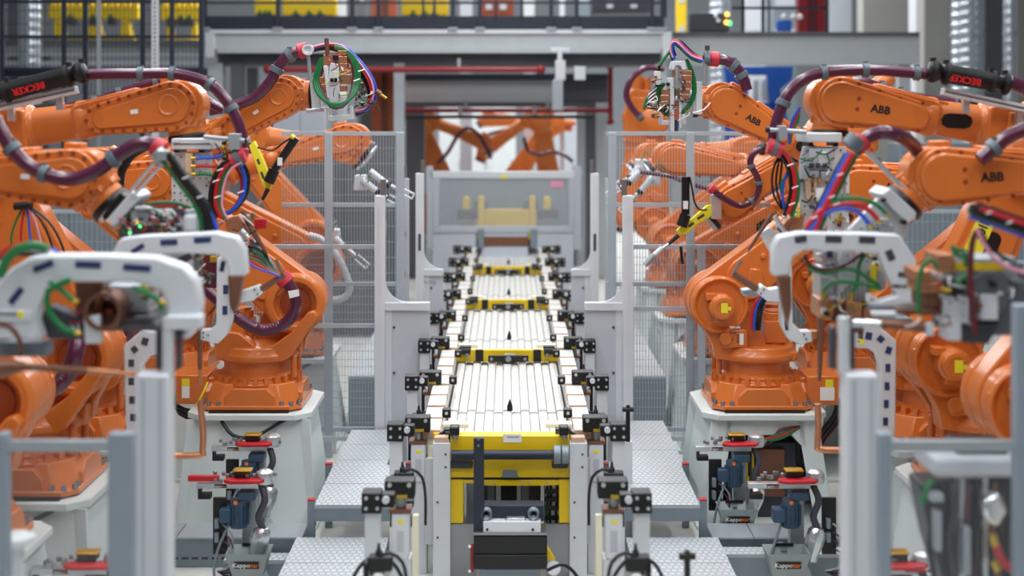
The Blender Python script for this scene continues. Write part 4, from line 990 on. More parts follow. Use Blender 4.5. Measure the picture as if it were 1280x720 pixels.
for a0, b_ in ((998, 1010), (1022, 1034)): mb = MB(); mb.pb(a0, -30, b_, 42, 25, .2); build(mb, 'flange', 'red_pipe', t)
mb = MB(); mb.pb(1010, -30, 1022, 42, 25.05, .1); build(mb, 'web', 'maroon', t)
t = thing('valve_block', 'small blue valve block with white knobs above the grey beam', 'valve', (at(980, 38, 24).x, 23.8, at(0, 40, 23.8).z))
mb = MB(); mb.pb(972, 25, 990, 39, 23.8, .15); build(mb, 'block', 'machine_blue', t, .02)
for x in (980, 992, 1000): mb = MB(); mb.sphere(at(x, 21, 23.75), PX(4, 23.8), 10); build(mb, 'knob', 'lamp_white', t)

# uprights and machine panels seen behind the railing and above the grey beam
for i, (a0, b_, y1, m_, Y, lb) in enumerate(((422, 432, 30, 'alu_light', 29.5, 'pale upright behind the railing left of the rust column'), (447, 458, 30, 'dark_beam', 29.8, 'dark upright behind the railing beside the rust column'), (575, 590, 30, 'panel_grey', 29.4, 'pale panel behind the railing left of the orange housing'),
        (655, 668, 30, 'alu_light', 29.6, 'pale upright behind the railing right of the orange housing'), (700, 706, 30, 'alu_white', 29.2, 'thin white pole behind the railing'), (722, 738, 30, 'zinc_dark', 29.9, 'dark grey upright left of the dark machine housing'), (846, 858, 40, 'yellow', 30.5, 'thin yellow upright above the left end of the grey beam'), (930, 958, 40, 'alu_white', 32, 'broad white panel behind the handrail at upper right'), (966, 996, 40, 'zinc_dark', 31.5, 'grey panel behind the handrail at upper right'))):
    x0, x1 = at(a0, 0, Y).x, at(b_, 0, Y).x
    t = thing('upright', lb, 'upright', ((x0+x1)/2, Y, 0))
    mb = MB(); mb.bb((x0, Y, 0), (x1, Y+.2, 6.2)); build(mb, 'panel', m_, t, .01)
    for z in (4.6, 5.3): mb = MB(); mb.bb((x0+.05, Y-.02, z), (x1-.05, Y, z+.2)); build(mb, 'plate', 'panel_grey', t)
# ================================================================== DRESS PACK HOSES (parts of their robots)
def rpart(key, mb, name, m_, bevel=0.0, sub=None):
    # a part modelled in world coordinates, moved into the robot's own frame
    r = ROB[key]; inv = (Matrix.Translation(r.location) @ Matrix.Rotation(r.rotation_euler[2], 4, 'Z')).inverted()
    mb.v = [inv @ v for v in mb.v]
    return build(mb, name, m_, sub or r, bevel)
def tang(P, p):
    i = min(range(len(P)), key=lambda k: (P[k]-p).length); a, b_ = P[max(i-2, 0)], P[min(i+2, len(P)-1)]
    return P[i], (b_-a).normalized()
def hose(key, pts, Y, rpx, clamps=(), m_='purple_hose', red=None):
    W = [at(p[0], p[1], Y+(p[2] if len(p) > 2 else 0)) for p in pts]; r = PX(rpx, Y)
    mb = MB(); mb.tube(W, r, 12, ribs=True); h = rpart(key, mb, 'dress_hose', m_)
    P = catmull(W, .02)
    for c in clamps:
        p, d = tang(P, at(c[0], c[1], Y)); mb = MB()
        mb.lathe(p-d*r*.55, d, [(r*1.05, 0), (r*1.28, .1*r), (r*1.28, r), (r*1.05, 1.1*r)], 16); mb.box(p+Vector((0, 0, r*1.2)), (r*.8, r*.9, r*.5)); rpart(key, mb, 'hose_clamp', 'clamp_grey', sub=h)
    if red:
        p, d = tang(P, at(red[0], red[1], Y)); mb = MB(); mb.lathe(p-d*r*.9, d, [(r*1.02, 0), (r*1.35, .2*r), (r*1.35, 1.6*r), (r*1.05, 1.8*r)], 16); rpart(key, mb, 'hose_collar', 'red_clamp', sub=h)
    return h
def retractor(key, a, b_, Y, rpx, rail, flip):
    A, B_ = at(*a, Y), at(*b_, Y); d = (B_-A).normalized(); L = (B_-A).length; r = PX(rpx, Y)
    mb = MB(); mb.lathe(A, d, [(r*.8, 0), (r*1.1, .01), (r*1.1, .05), (r*.7, .055), (r*.75, .1), (r*1.05, .11), (r, .15), (r, L-.13), (r*1.05, L-.09), (r*.75, L-.08), (r*1.1, L-.05), (r*1.1, L-.01), (r*.8, L)], 20)
    h = rpart(key, mb, 'hose_retractor', 'black')
    for q in (.03, .11, L-.11, L-.03):
        mb = MB(); p = A+d*q; mb.lathe(p-d*.012, d, [(r*1.2, 0), (r*1.2, .024)], 16); mb.box(p+Vector((0, 0, r*1.15)), (.03, .03, .03)); rpart(key, mb, 'clamp_ring', 'rubber', sub=h)
    u, v = -d, Vector((0, 1, 0)).cross(d) if False else d.cross(Vector((0, 1, 0)))
    up = Vector((0, 0, 1)) - d*d.z; up.normalize()
    c = (A+B_)/2+Vector((0, -r*1.01, 0))-up*r*.35+d*(.04 if flip else -.04)
    o = text('BECKER', .056, 'ink_red', None, (0, 0, 0), -d if d.x > 0 else d, -up, 'lettering', .02)
    r_ = ROB[key]; inv = (Matrix.Translation(r_.location) @ Matrix.Rotation(r_.rotation_euler[2], 4, 'Z')).inverted()
    for vv in o.data.vertices: vv.co = inv @ (vv.co+c)
    o.parent = h
    pts = [at(*p, Y+.05) for p in rail]
    mb = MB(); dd = (pts[1]-pts[0]); mb.box((pts[0]+pts[1])/2, (dd.length, .08, .045), Matrix.Rotation(-math.atan2(dd.z, dd.x), 3, 'Y')); rl = rpart(key, mb, 'mounting_rail', 'alu_white', .004)
    mb = MB(); mb.box((pts[0]+pts[1])/2+Vector((0, -.041, 0)), (dd.length*.98, .004, .012), Matrix.Rotation(-math.atan2(dd.z, dd.x), 3, 'Y')); rpart(key, mb, 'groove', 'steel', sub=rl)
    for q in (.25, .8):
        p = pts[0]+dd*q; mb = MB(); mb.bb((p.x-.018, Y+.05, p.z-.1), (p.x+.018, Y+.1, p.z)); rpart(key, mb, 'rail_foot', 'alu', sub=rl)
# left top robot
hose('LA', [(104, 93), (140, 92), (176, 92), (215, 92), (245, 98), (266, 108), (284, 128), (297, 152), (303, 176), (301, 190)], 8.45, 7.2, ((176, 92), (215, 92), (264, 106), (289, 134)), red=(301, 190))
hose('LA', [(68, 136), (95, 132), (120, 127), (150, 116), (190, 104), (215, 101), (240, 112), (262, 128), (280, 138)], 8.85, 6.2, ((74, 135), (119, 127), (150, 116), (193, 103)))
retractor('LA', (-14, 120), (108, 89), 8.4, 12, ((-15, 137), (96, 112)), False)
mb = MB(); mb.pc((34, 140), (70, 134), 8.8, 7.5); rpart('LA', mb, 'hose_plug', 'black')
hose('LA', [(150, 234), (152, 215), (163, 196), (182, 184), (200, 180)], 8.9, 5.5, (), 'rubber')
hose('LA', [(30, 492, -.1), (62, 488, -.2), (84, 468, -.2), (95, 440, -.2), (98, 415, -.1), (96, 395)], 8.3, 11)
# second left
hose('LZ', [(-12, 140), (2, 165), (18, 190), (45, 213), (85, 224), (120, 214), (145, 196), (168, 182), (188, 180), (203, 188)], 7.12, 9.3, ((14, 184), (52, 217), (141, 199)), red=(199, 185))
hose('LC', [(262, 138), (292, 132), (318, 122), (337, 103), (349, 82), (362, 69), (382, 62)], 10.75, 7.2, ((346, 88), (363, 68)), red=(380, 62))
hose('LC', [(350, 343), (362, 358), (370, 374), (366, 393), (350, 408), (325, 412), (300, 399), (282, 384), (255, 360)], 10.55, 8, (), red=(354, 348))
mb = MB(); mb.pp([(360, 364), (373, 362), (374, 370), (362, 373)], 10.44, .01); rpart('LC', mb, 'hose_label', 'label_white')
hose('LB', [(128, 450), (150, 430), (165, 405), (172, 385)], 9.4, 9)
# right
hose('RA', [(1164, 93), (1140, 91), (1100, 88), (1060, 88), (1030, 91), (1005, 99), (985, 118), (973, 145), (967, 170), (968, 188)], 8.45, 7.4, ((1145, 91), (1083, 88), (1030, 91), (980, 131)), red=(968, 184))
hose('RA', [(1040, 112), (1056, 103), (1080, 103), (1102, 110), (1126, 118), (1160, 124), (1200, 130)], 8.85, 6.5, ((1060, 103), (1102, 110), (1126, 118), (1194, 129)))
mb = MB(); mb.pc((1198, 129), (1230, 137), 8.8, 8, 6.5); rpart('RA', mb, 'hose_plug', 'black')
retractor('RA', (1262, 106), (1160, 88), 8.4, 12, ((1178, 114), (1300, 140)), True)
hose('RA', [(1262, 103), (1275, 108), (1295, 120)], 8.45, 9)
hose('RZ', [(1290, 158), (1262, 170), (1246, 182), (1225, 200)], 7.2, 9.5, ((1240, 186),))
hose('RZ', [(1150, 196, .3), (1140, 180, .2), (1120, 168), (1098, 166), (1080, 175), (1068, 190)], 7.1, 9, (), red=(1076, 180))
hose('RC', [(893, 74), (908, 76), (920, 85), (929, 98), (934, 113)], 10.8, 7, ((918, 84), (926, 95)), red=(892, 74))
hose('RE', [(890, 237), (905, 248), (925, 257), (942, 250), (949, 235), (946, 220), (938, 205), (942, 192), (952, 186)], 12.05, 4.2, ((940, 250), (948, 230), (939, 208)), red=(890, 238))
hose('RG', [(830, 86), (808, 85), (790, 98), (783, 118), (790, 135), (803, 150)], 17.6, 4.2, ((800, 148),))
hose('LD', [(386, 294), (402, 300), (420, 318), (432, 342), (437, 360), (430, 372), (410, 375), (398, 372)], 12.95, 4.6, (), 'alu_white')
hose('RD', [(800, 215), (835, 220), (870, 232), (905, 240)], 13.0, 3, ())
hose('F1', [(547, 205), (560, 190), (572, 170), (585, 160), (598, 168), (608, 185), (614, 198)], 26.0, 2.6, ())
hose('F3', [(655, 172), (660, 188), (675, 193), (690, 190), (705, 194), (716, 202)], 26.2, 2.4, ())
hose('F2', [(606, 170), (625, 164), (645, 160), (662, 158)], 28.6, 2.4, ())
for k, x0, y0 in (('LA', 22, 258), ('RC', 955, 365)):
    Y = ROB[k].location.y-.3
    for i, c in enumerate(('green', 'red', 'blue', 'pink', 'black', 'black') if k == 'LA' else ('red', 'blue', 'black', 'black')):
        mb = MB()
        if k == 'LA': mb.pt([(x0+8+i*1.5, y0), (x0-2+i*8, y0+18), (x0-8+i*12, y0+40), (x0-6+i*13, y0+60)], Y, 1.6, 6)
        else: mb.pt([(x0+i*3, y0), (x0-10+i*3.5, y0+12), (x0-16+i*4, y0+30), (x0-15+i*3, y0+48)], Y, 1.8, 6)
        rpart(k, mb, 'cable', c)
mb = MB(); mb.pc((18, 258), (40, 256), 8.35, 5); rpart('LA', mb, 'cable_gland', 'black')
# code label on the lower arm of the right robot, stickers
r_ = ROB['RA']
lo = [c for c in r_.children if c.name.startswith('lower_arm')][0]
mb = MB(); mb.bb((.03, .116, .66), (.14, .120, .95)); yl = build(mb, 'code_label', 'label_yellow', lo)
text('30IR5', .085, 'ink', yl, (.085, .121, .835), (0, 0, 1), (1, 0, 0), 'lettering', .01)
mb = MB(); mb.bb((-.06, .116, .46), (.14, .119, .655)); wl = build(mb, 'paper_label', 'label_white', lo)
for z in (.50, .54, .58, .62): mb = MB(); mb.bb((-.03, .1195, z), (.1, .1200, z+.006)); build(mb, 'print', 'ink_grey', wl)
# ================================================================== WELDING GUNS
def cables(t, base, Y, spec, n=8):
    # spec: (colour, radius px, dx, dy, dY)
    for c, r, dx, dy, dY in spec:
        mb = MB(); mb.pt([(p[0]+dx, p[1]+dy, (p[2] if len(p) > 2 else 0)+dY) for p in base], Y, r, n); build(mb, 'cable', c, t)
def blocks(t, Y, th, m_, name, *rects, bev=.004):
    out = []
    for rc in rects:
        mb = MB(); mb.pb(*rc[:4], Y+(rc[4] if len(rc) > 4 else 0), th); out.append(build(mb, name, m_, t, bev))
    return out
def poly(t, P, Y, th, m_, name, bev=.006):
    mb = MB(); mb.pp(P, Y, th); return build(mb, name, m_, t, bev)
def rod(t, a, b_, Y, r, m_, name, r2=None):
    mb = MB(); mb.pc(a, b_, Y, r, r2); return build(mb, name, m_, t)
def loop(t, pts, Y, r, m_, name='hose'):
    mb = MB(); mb.pt(pts, Y, r, 8); return build(mb, name, m_, t)
def ties(t, Y, *pts):
    for x, y in pts:
        mb = MB(); mb.pc((x-4, y+1.5, -.01), (x+4, y-1.5, -.01), Y, .8, n=6); build(mb, 'cable_tie', 'lamp_white', t)
def holes(t, Y, pts, r=1.2, m_='slot_dark'):
    mb = MB()
    for x, y in pts: mb.pc((x, y, -.004), (x, y, .002), Y, r, n=8)
    build(mb, 'holes', m_, t, kind='stuff')
def slots(t, Y, m_, *defs):
    for (x, y, w_, h_, a) in defs:
        ca, sa = math.cos(math.radians(a)), math.sin(math.radians(a))
        P = [(x+dx*ca-dy*sa, y+dx*sa+dy*ca) for dx, dy in ((-w_/2, -h_/2), (w_/2, -h_/2), (w_/2, h_/2), (-w_/2, h_/2))]
        mb = MB(); mb.pp(P, Y-.004, .006); build(mb, 'slot', m_, t)
def gun(lb, px, py, Y): return thing('welding_gun', lb, 'welding gun', tuple(at(px, py, Y)), group='spot welding guns')
CR = random.Random(3)
def clutter(t, Y, box, n, sz):
    # small plugs, couplings and wires that crowd the gun bodies
    x0, y0, x1, y1 = box
    for i in range(n):
        x, y = CR.uniform(x0, x1), CR.uniform(y0, y1); w_, h_ = CR.uniform(.5, 1.5)*sz, CR.uniform(.5, 1.6)*sz
        k = i % 4; m_ = CR.choice(('alu', 'slot_dark', 'zinc', 'black', 'brass', 'alu_white', 'copper', 'copper_dark', 'alu', 'black'))
        if k < 2: blocks(t, Y+CR.uniform(-.05, .02), .06, m_, 'plug', (x-w_, y-h_, x+w_, y+h_), bev=.003)
        elif k == 2: rod(t, (x-w_, y-h_), (x+w_, y+h_), Y-.03, sz*.5, m_, 'coupling')
        if k != 1: loop(t, [(x, y), (x+CR.uniform(-4, 4)*sz, y+CR.uniform(-3, 4)*sz, -.04), (x+CR.uniform(-7, 7)*sz, y+CR.uniform(-2, 6)*sz)], Y-.03, sz*.28, CR.choice(('black', 'black', 'lamp_white', 'green', 'maroon', 'black', 'red', 'brass')), 'wire')
# ---- raised gun on the left robot
Y = 10.72
t = gun('copper spot welding gun with green hose loop raised high on the left', 400, 120, Y)
poly(t, [(387, 97), (398, 97), (401, 138), (390, 140)], Y, .16, 'alu_light', 'mount_bracket'); poly(t, [(381, 137), (402, 134), (402, 140), (384, 142)], Y-.02, .18, 'alu', 'mount_foot')
rod(t, (384, 54), (388, 99), Y-.03, 2.4, 'alu', 'hose_post')
mb = MB(); mb.lathe(at(384.5, 62, Y-.08), (0, 1, 0), [(PX(3, Y), .02), (PX(4.5, Y), 0), (PX(7, Y), 0), (PX(7, Y), .05), (PX(4, Y), .055)], 18); build(mb, 'hose_ring', 'alu_white', t)
rod(t, (408, 48), (409.5, 70), Y-.05, 2.8, 'copper_dark', 'electrode')
blocks(t, Y-.06, .14, 'copper', 'copper_lamination', (404, 68, 413, 82), (405, 82, 413, 96), (422, 63, 433, 69), (423, 70, 434, 78), (424, 79, 434, 86), (424, 87, 435, 92), (425, 93, 437, 105), (425, 107, 432, 114), (399, 96, 409, 104), (401, 105, 410, 111), (402, 111, 410, 116))
poly(t, [(404, 82), (410, 82), (412, 122), (409, 124)], Y-.1, .06, 'alu_white', 'gun_arm'); poly(t, [(412, 78), (423, 80), (425, 127), (413, 129), (409, 116)], Y-.09, .08, 'alu_white', 'gun_arm')
blocks(t, Y-.1, .02, 'cream', 'cover_plate', (417, 89, 423, 105), (425, 115, 433, 122))
poly(t, [(407, 134), (411, 134), (412, 145), (437, 143), (437, 132), (441, 132), (443, 149), (410, 152)], Y-.06, .14, 'alu_light', 'bottom_bracket')
for k, (dx, c) in enumerate(((0, 'green'), (2.6, 'green'), (-2.4, 'green'), (4.6, 'maroon'))):
    loop(t, [(404+dx, 72), (398+dx, 88), (395+dx, 103), (401+dx, 119, -.05), (413, 131+dx*.5, -.08), (428, 131+dx*.5, -.08), (440-dx*.5, 120, -.05), (446-dx, 103), (446-dx, 85), (440-dx, 71), (429, 62+dx*.4), (418, 59+dx*.3)], Y-.04, 2.1, c)
cables(t, [(386, 62), (400, 58), (415, 55.5), (430, 58), (443, 69), (456, 84), (466, 99), (470, 114), (468, 126), (458, 137), (444, 140)], Y+.05, [('blue', 2.0, 0, 0, 0), ('black', 2.6, -4, 3, .02), ('black', 2.4, -8, 5, .03), ('pink', 1.3, -3, -1, -.03), ('red', 1.4, -6, 1, -.02)])
poly(t, [(440, 92), (455, 95), (465, 110), (462, 128), (444, 136)], Y+.1, .1, 'alu_light', 'transformer'); blocks(t, Y+.08, .02, 'red', 'red_plug', (450, 103, 455, 110)); blocks(t, Y+.08, .02, 'brass', 'plug', (459, 108, 463, 115))
for i in range(7): loop(t, [(444+i*2.5, 122+3*(i % 3)), (450+i*2, 130-2*(i % 2)), (460, 126+i)], Y+.03, .8, ('green', 'lamp_white', 'black')[i % 3], 'wire')
rod(t, (470, 114), (476, 118), Y, 3.6, 'copper_dark', 'electrode'); rod(t, (476, 118), (483, 123), Y, 1.8, 'brass', 'electrode_tip')
ties(t, Y-.08, (446, 100), (430, 130), (452, 88)); clutter(t, Y-.1, (410, 70, 428, 125), 12, 2); clutter(t, Y+.04, (442, 100, 466, 136), 16, 2)
# ---- raised gun on the right robot
t = gun('copper spot welding gun with red and blue cables raised high on the right', 875, 122, Y)
blocks(t, Y, .16, 'alu_light', 'mount_bracket', (870, 102, 878, 143)); rod(t, (884, 57), (879.5, 104), Y-.03, 1.8, 'alu', 'hose_post'); rod(t, (884, 57), (884, 63), Y-.03, 3, 'slot_dark', 'post_cap')
rod(t, (880, 74), (887, 74), Y, 9, 'clamp_grey', 'hose_clamp')
cables(t, [(878, 74), (866, 70), (855, 60), (846, 52), (840, 54), (839, 63), (842, 72)], Y-.03, [('red', 2.2, 0, -1, 0), ('blue', 2.2, 1, 2, -.03), ('black', 2.2, 2, -2, .04), ('pink', 1.2, -1, 0, -.05), ('green', 1.6, -1, 4, .02)])
poly(t, [(838, 86), (841, 76), (856, 76), (859, 87), (853, 88), (850, 82), (845, 82), (843, 88)], Y-.08, .14, 'alu_white', 'gun_yoke')
blocks(t, Y-.07, .14, 'copper', 'copper_lamination', (853, 88, 865, 93), (854, 94, 865, 101), (854, 102, 864, 110), (853, 111, 863, 117), (852, 118, 861, 124), (827, 112, 838, 118), (826, 119, 838, 126), (825, 127, 836, 133), (842, 86, 849, 96), (843, 126, 850, 134), (843, 135, 849, 150))
blocks(t, Y-.1, .16, 'copper_dark', 'shunt', (844, 110, 850, 124)); blocks(t, Y-.09, .12, 'alu_white', 'gun_arm', (835, 97, 842, 111), (838, 110, 843, 164), (849, 125, 852, 160), (819, 89, 826, 106))
poly(t, [(825, 144), (829, 144), (829, 151), (838, 151), (838, 156), (825, 156)], Y-.06, .12, 'alu_light', 'bottom_bracket'); poly(t, [(852, 144), (858, 143), (858, 156), (851, 156)], Y-.06, .12, 'alu_light', 'bottom_bracket')
rod(t, (845.5, 150), (845.5, 164), Y-.06, 2.2, 'slot_blue', 'electrode_tip'); rod(t, (846, 84), (847, 108), Y-.12, 2, 'alu', 'plunger')
for dx in (0, 2.5, 5): loop(t, [(858, 74), (865-dx*.4, 88), (869-dx*.4, 106), (867-dx*.5, 124), (857-dx*.5, 138), (844, 145-dx*.6), (832, 143-dx), (824+dx*.6, 132), (821+dx*.6, 116), (826+dx, 104)], Y, 2, 'green')
loop(t, [(838, 64), (831, 72), (824, 84), (823, 98), (820, 108)], Y-.02, 2, 'black'); loop(t, [(840, 62), (834, 68), (828, 76), (824, 82)], Y-.06, 1.8, 'green')
for i in range(9): loop(t, [(824-i*.5, 106+i*2), (812-i*.7, 116+i*2.2), (808+i*1.5, 128+i), (818+i*2, 138+.5*i)], Y+.04-.01*i, .9, ('black', 'lamp_white', 'black', 'maroon', 'lamp_white', 'green')[i % 6], 'wire')
loop(t, [(809, 122), (806, 130), (805, 137)], Y-.05, 1.6, 'led_green' if False else 'green'); loop(t, [(866, 141), (880, 137), (888, 128)], Y-.1, 1, 'lamp_white', 'wire')
clutter(t, Y-.08, (812, 92, 862, 148), 26, 2)
# ---- hanging gun of the left upper robot
Y = 8.42
t = gun('hanging spot welding gun with perforated plate under the left upper forearm', 240, 172, Y)
blocks(t, Y, .3, 'alu_light', 'mount_slab', (214, 173, 265, 187), bev=.008); blocks(t, Y-.005, .01, 'steel', 'slab_groove', (216, 178, 263, 181)); blocks(t, Y+.06, .2, 'black', 'bumper', (217, 187, 224, 191), (248, 187, 256, 191))
pl = poly(t, [(214, 190), (264, 190), (264, 290), (250, 312), (214, 312)], Y+.06, .03, 'alu_light', 'perforated_plate'); holes(t, Y+.055, [(218+i*8, 196+j*9) for i in range(6) for j in range(11) if (i*j) % 3 != 1])
blocks(t, Y, .05, 'beige', 'fitting_block', (231, 192, 240, 216))
for i, (c, y) in enumerate((('blue', 198), ('red', 208), ('green', 218))):
    rod(t, (239, y), (246, y), Y, 2.4, 'brass', 'fitting'); loop(t, [(245, y), (256, y-1), (268, y-1+i), (278, y-4)], Y-.01, 2.3, c)
rod(t, (255, 171), (309, 176), Y-.05, 3, 'zinc', 'clamp_pipe'); blocks(t, Y-.09, .1, 'zinc', 'pipe_clamp', (285, 167, 299, 187)); rod(t, (306, 176), (309, 176), Y-.05, 4, 'black', 'pipe_cap')
for q, (x, y) in enumerate(((292, 200), (303, 194))): rod(t, (x-3, y+1), (x+3, y-1), Y-.04, 10, 'red_clamp', 'hose_collar')
rod(t, (295, 199), (301, 195), Y-.04, 11.5, 'clamp_grey', 'hose_clamp')
cables(t, [(294, 199), (282, 206), (274, 220), (270, 238), (270, 256), (277, 270)], Y-.05, [('black', 2.8, -4, 0, .02), ('red', 2.6, 0, 2, 0), ('green', 2.4, 4, 4, .01), ('black', 2.6, -7, 3, .03), ('pink', 1.4, 8, 4, -.03)])
cables(t, [(294, 197), (304, 206), (310, 222), (308, 242), (299, 257), (286, 267), (277, 265)], Y+.02, [('blue', 2.6, -4, 1, 0), ('black', 3.0, 0, -1, .03), ('red', 2, -8, 4, .02)])
ties(t, Y-.1, (275, 212), (270, 226), (272, 246), (301, 240))
for i in range(8): loop(t, [(268+i*3, 178+i % 3*6), (276+i*2, 190+i), (268+i*4, 196+i*2)], Y+.1, 1, ('black', 'red', 'green', 'label_yellow')[i % 4], 'wire')
# electrode mechanism below
poly(t, [(280, 275), (298, 268), (312, 290), (300, 305), (285, 296)], Y+.02, .1, 'copper', 'shunt'); rod(t, (303, 264), (318, 292), Y, 3.2, 'copper_dark', 'electrode_arm', 4); rod(t, (318, 292), (334, 318), Y, 4, 'copper_dark', 'electrode_arm', 1.5)
rod(t, (301, 288), (310, 298), Y-.03, 4.5, 'alu', 'cylinder'); rod(t, (292, 278), (322, 322), Y+.06, 2.6, 'steel', 'piston')
poly(t, [(306, 305), (318, 300), (341, 330), (345, 340), (330, 334)], Y+.08, .05, 'zinc_dark', 'cover_plate'); blocks(t, Y+.1, .04, 'red', 'red_plate', (318, 274, 333, 286), bev=.002)
for i, c in enumerate(('blue', 'red', 'green', 'maroon', 'green', 'black', 'black')): loop(t, [(300+i*2, 318+i*3-i*i), (318+i*2, 334-i*4), (336, 340-i*2), (350, 346)], Y-.02+.01*i, 1.4, c)
rod(t, (325, 363), (356, 343), Y, 4.2, 'copper_dark', 'electrode_arm', 3.4); rod(t, (345, 324), (352, 340), Y-.02, 1.8, 'steel', 'electrode_tip')
poly(t, [(296, 366), (322, 357), (329, 366), (316, 376), (297, 379)], Y-.02, .1, 'alu_white', 'white_hook'); holes(t, Y-.025, [(318, 362), (322, 368)])
hk = poly(t, [(271, 322), (289, 322), (289, 400), (284, 418), (272, 430), (250, 425), (249, 413), (263, 412), (270, 405)], Y-.06, .09, 'alu_white', 'white_hook'); slots(hk, Y-.06, 'slot_blue', (282, 362, 6, 11, 0), (281, 388, 6, 11, 0)); holes(hk, Y-.065, [(254, 416), (254, 422), (260, 419)])
poly(t, [(285, 345), (300, 345), (296, 380), (291, 392), (287, 380)], Y-.1, .05, 'copper_dark', 'electrode_arm'); rod(t, (249, 392), (250, 462), Y-.05, 3.6, 'copper_dark', 'electrode_arm', 2.6); rod(t, (250, 462), (250, 481), Y-.05, 2.0, 'copper', 'electrode_tip'); rod(t, (239, 415), (247, 412), Y-.05, 3, 'copper', 'electrode_tip')
blocks(t, Y+.08, .3, 'zinc_dark', 'transformer', (222, 312, 268, 356), bev=.01); blocks(t, Y+.02, .1, 'maroon', 'hose_bundle', (254, 318, 270, 360)); blocks(t, Y, .06, 'brass', 'fitting', (262, 320, 270, 328))
clutter(t, Y+.02, (264, 268, 318, 335), 26, 2.4); clutter(t, Y+.03, (266, 178, 288, 205), 8, 2); clutter(t, Y+.02, (216, 225, 262, 300), 12, 2.4); clutter(t, Y+.0, (215, 318, 268, 352), 12, 2.6)
# ---- hanging gun of the right upper robot
t = gun('hanging spot welding gun with electronics plate under the right ABB forearm', 1030, 168, Y)
blocks(t, Y, .3, 'alu_light', 'mount_slab', (1007, 166, 1053, 178), bev=.008); blocks(t, Y+.06, .2, 'black', 'bumper', (1011, 178, 1017, 183), (1042, 178, 1048, 183))
pl = poly(t, [(1004, 183), (1058, 183), (1062, 290), (1000, 300), (1000, 200)], Y+.06, .03, 'alu_light', 'perforated_plate'); holes(t, Y+.055, [(1006+i*9, 188+j*10) for i in range(6) for j in range(11) if (i+j) % 3])
blocks(t, Y+.02, .05, 'panel_grey', 'terminal_box', (1011, 186, 1040, 211)); blocks(t, Y, .03, 'alu_white', 'terminal', (1023, 190, 1036, 207)); blocks(t, Y-.005, .02, 'slot_dark', 'socket', (1012, 204, 1018, 210), (1020, 204, 1026, 210), (1028, 204, 1034, 210))
blocks(t, Y+.0, .06, 'zinc', 'connector', (1012, 214, 1024, 222), (1026, 215, 1038, 222)); gp = blocks(t, Y+.02, .03, 'beige', 'gold_plate', (1007, 222, 1021, 249)); blocks(t, Y+.0, .02, 'label_white', 'paper_label', (1020, 235, 1034, 251), bev=.0)
text('NIMAK', .03, 'ink', gp[0], at(1015.5, 232, Y+.019), (0, 0, -1), (1, 0, 0), 'lettering', .01)
rod(t, (1053, 206), (1053, 246), Y, 4, 'alu', 'cylinder'); blocks(t, Y, .08, 'alu_white', 'bracket', (1049, 210, 1062, 250))
for i, (a, b_) in enumerate((((1000, 198), (1028, 187)), ((1006, 210), (1018, 218)), ((1020, 190), (1044, 186)), ((1002, 250), (1016, 244)), ((1034, 193), (1040, 198)))): loop(t, [a, ((a[0]+b_[0])/2, max(a[1], b_[1])+3), b_], Y-.02, 1.1, ('green', 'black', 'black', 'black', 'green')[i], 'wire')
rod(t, (958, 162), (1008, 165), Y-.05, 3, 'zinc', 'clamp_pipe'); rod(t, (957, 162), (962, 162), Y-.05, 3.8, 'black', 'pipe_cap'); blocks(t, Y-.09, .1, 'zinc', 'pipe_clamp', (974, 157, 984, 175))
for x, y in ((963, 183), (974, 187)): rod(t, (x-3, y-1), (x+3, y+1), Y-.04, 10.5, 'red_clamp', 'hose_collar')
rod(t, (966, 184), (971, 186), Y-.04, 11.5, 'clamp_grey', 'hose_clamp')
cables(t, [(975, 186), (985, 197), (992, 214), (994, 234), (991, 252), (985, 268)], Y-.05, [('black', 2.8, -5, 2, .02), ('red', 2.8, 0, 0, 0), ('green', 2.5, 4, 3, .01), ('blue', 2, -2, -3, .03)])
for q in (0, 5, 10): loop(t, [(974+q*.3, 195), (967+q, 210), (965+q, 228), (968+q, 246), (978+q*.5, 262)], Y+.02, 1.5, 'black', 'cable')
loop(t, [(986, 212), (980, 226), (978, 244), (981, 262)], Y, 1.8, 'blue', 'cable'); loop(t, [(984, 220), (977, 226), (976, 240)], Y, 1.2, 'green', 'wire')
ties(t, Y-.1, (988, 206), (994, 234), (990, 255))
for c, dx in (('blue', 0), ('red', 4), ('green', 8)): loop(t, [(1000-dx*.2, 134+dx), (992+dx*.6, 148+dx*.5), (987+dx*.4, 165), (987, 180)], Y+.1, 2, c, 'cable')
poly(t, [(975, 285), (992, 266), (1006, 270), (1000, 296), (985, 306)], Y+.02, .1, 'copper', 'shunt'); rod(t, (966, 266), (936, 312), Y, 3, 'copper_dark', 'electrode_arm', 1.8); rod(t, (936, 312), (934, 315), Y, 1.8, 'steel', 'electrode_tip')
poly(t, [(950, 292), (962, 284), (985, 300), (985, 330), (972, 330)], Y+.03, .06, 'alu_white', 'perforated_plate'); rod(t, (968, 270), (982, 292), Y-.04, 3.5, 'alu', 'cylinder'); blocks(t, Y, .08, 'label_yellow', 'yellow_fitting', (994, 263, 1000, 272))
rod(t, (916, 342), (946, 361), Y, 4.2, 'copper_dark', 'electrode_arm', 5); rod(t, (927, 325), (917, 341), Y-.02, 1.8, 'steel', 'electrode_tip')
poly(t, [(945, 366), (953, 356), (962, 362), (975, 360), (976, 378), (960, 377)], Y-.02, .1, 'alu_white', 'white_hook'); holes(t, Y-.025, [(951, 367), (955, 362)]); poly(t, [(928, 363), (940, 361), (950, 368), (945, 371), (929, 370)], Y+.05, .1, 'zinc', 'bracket')
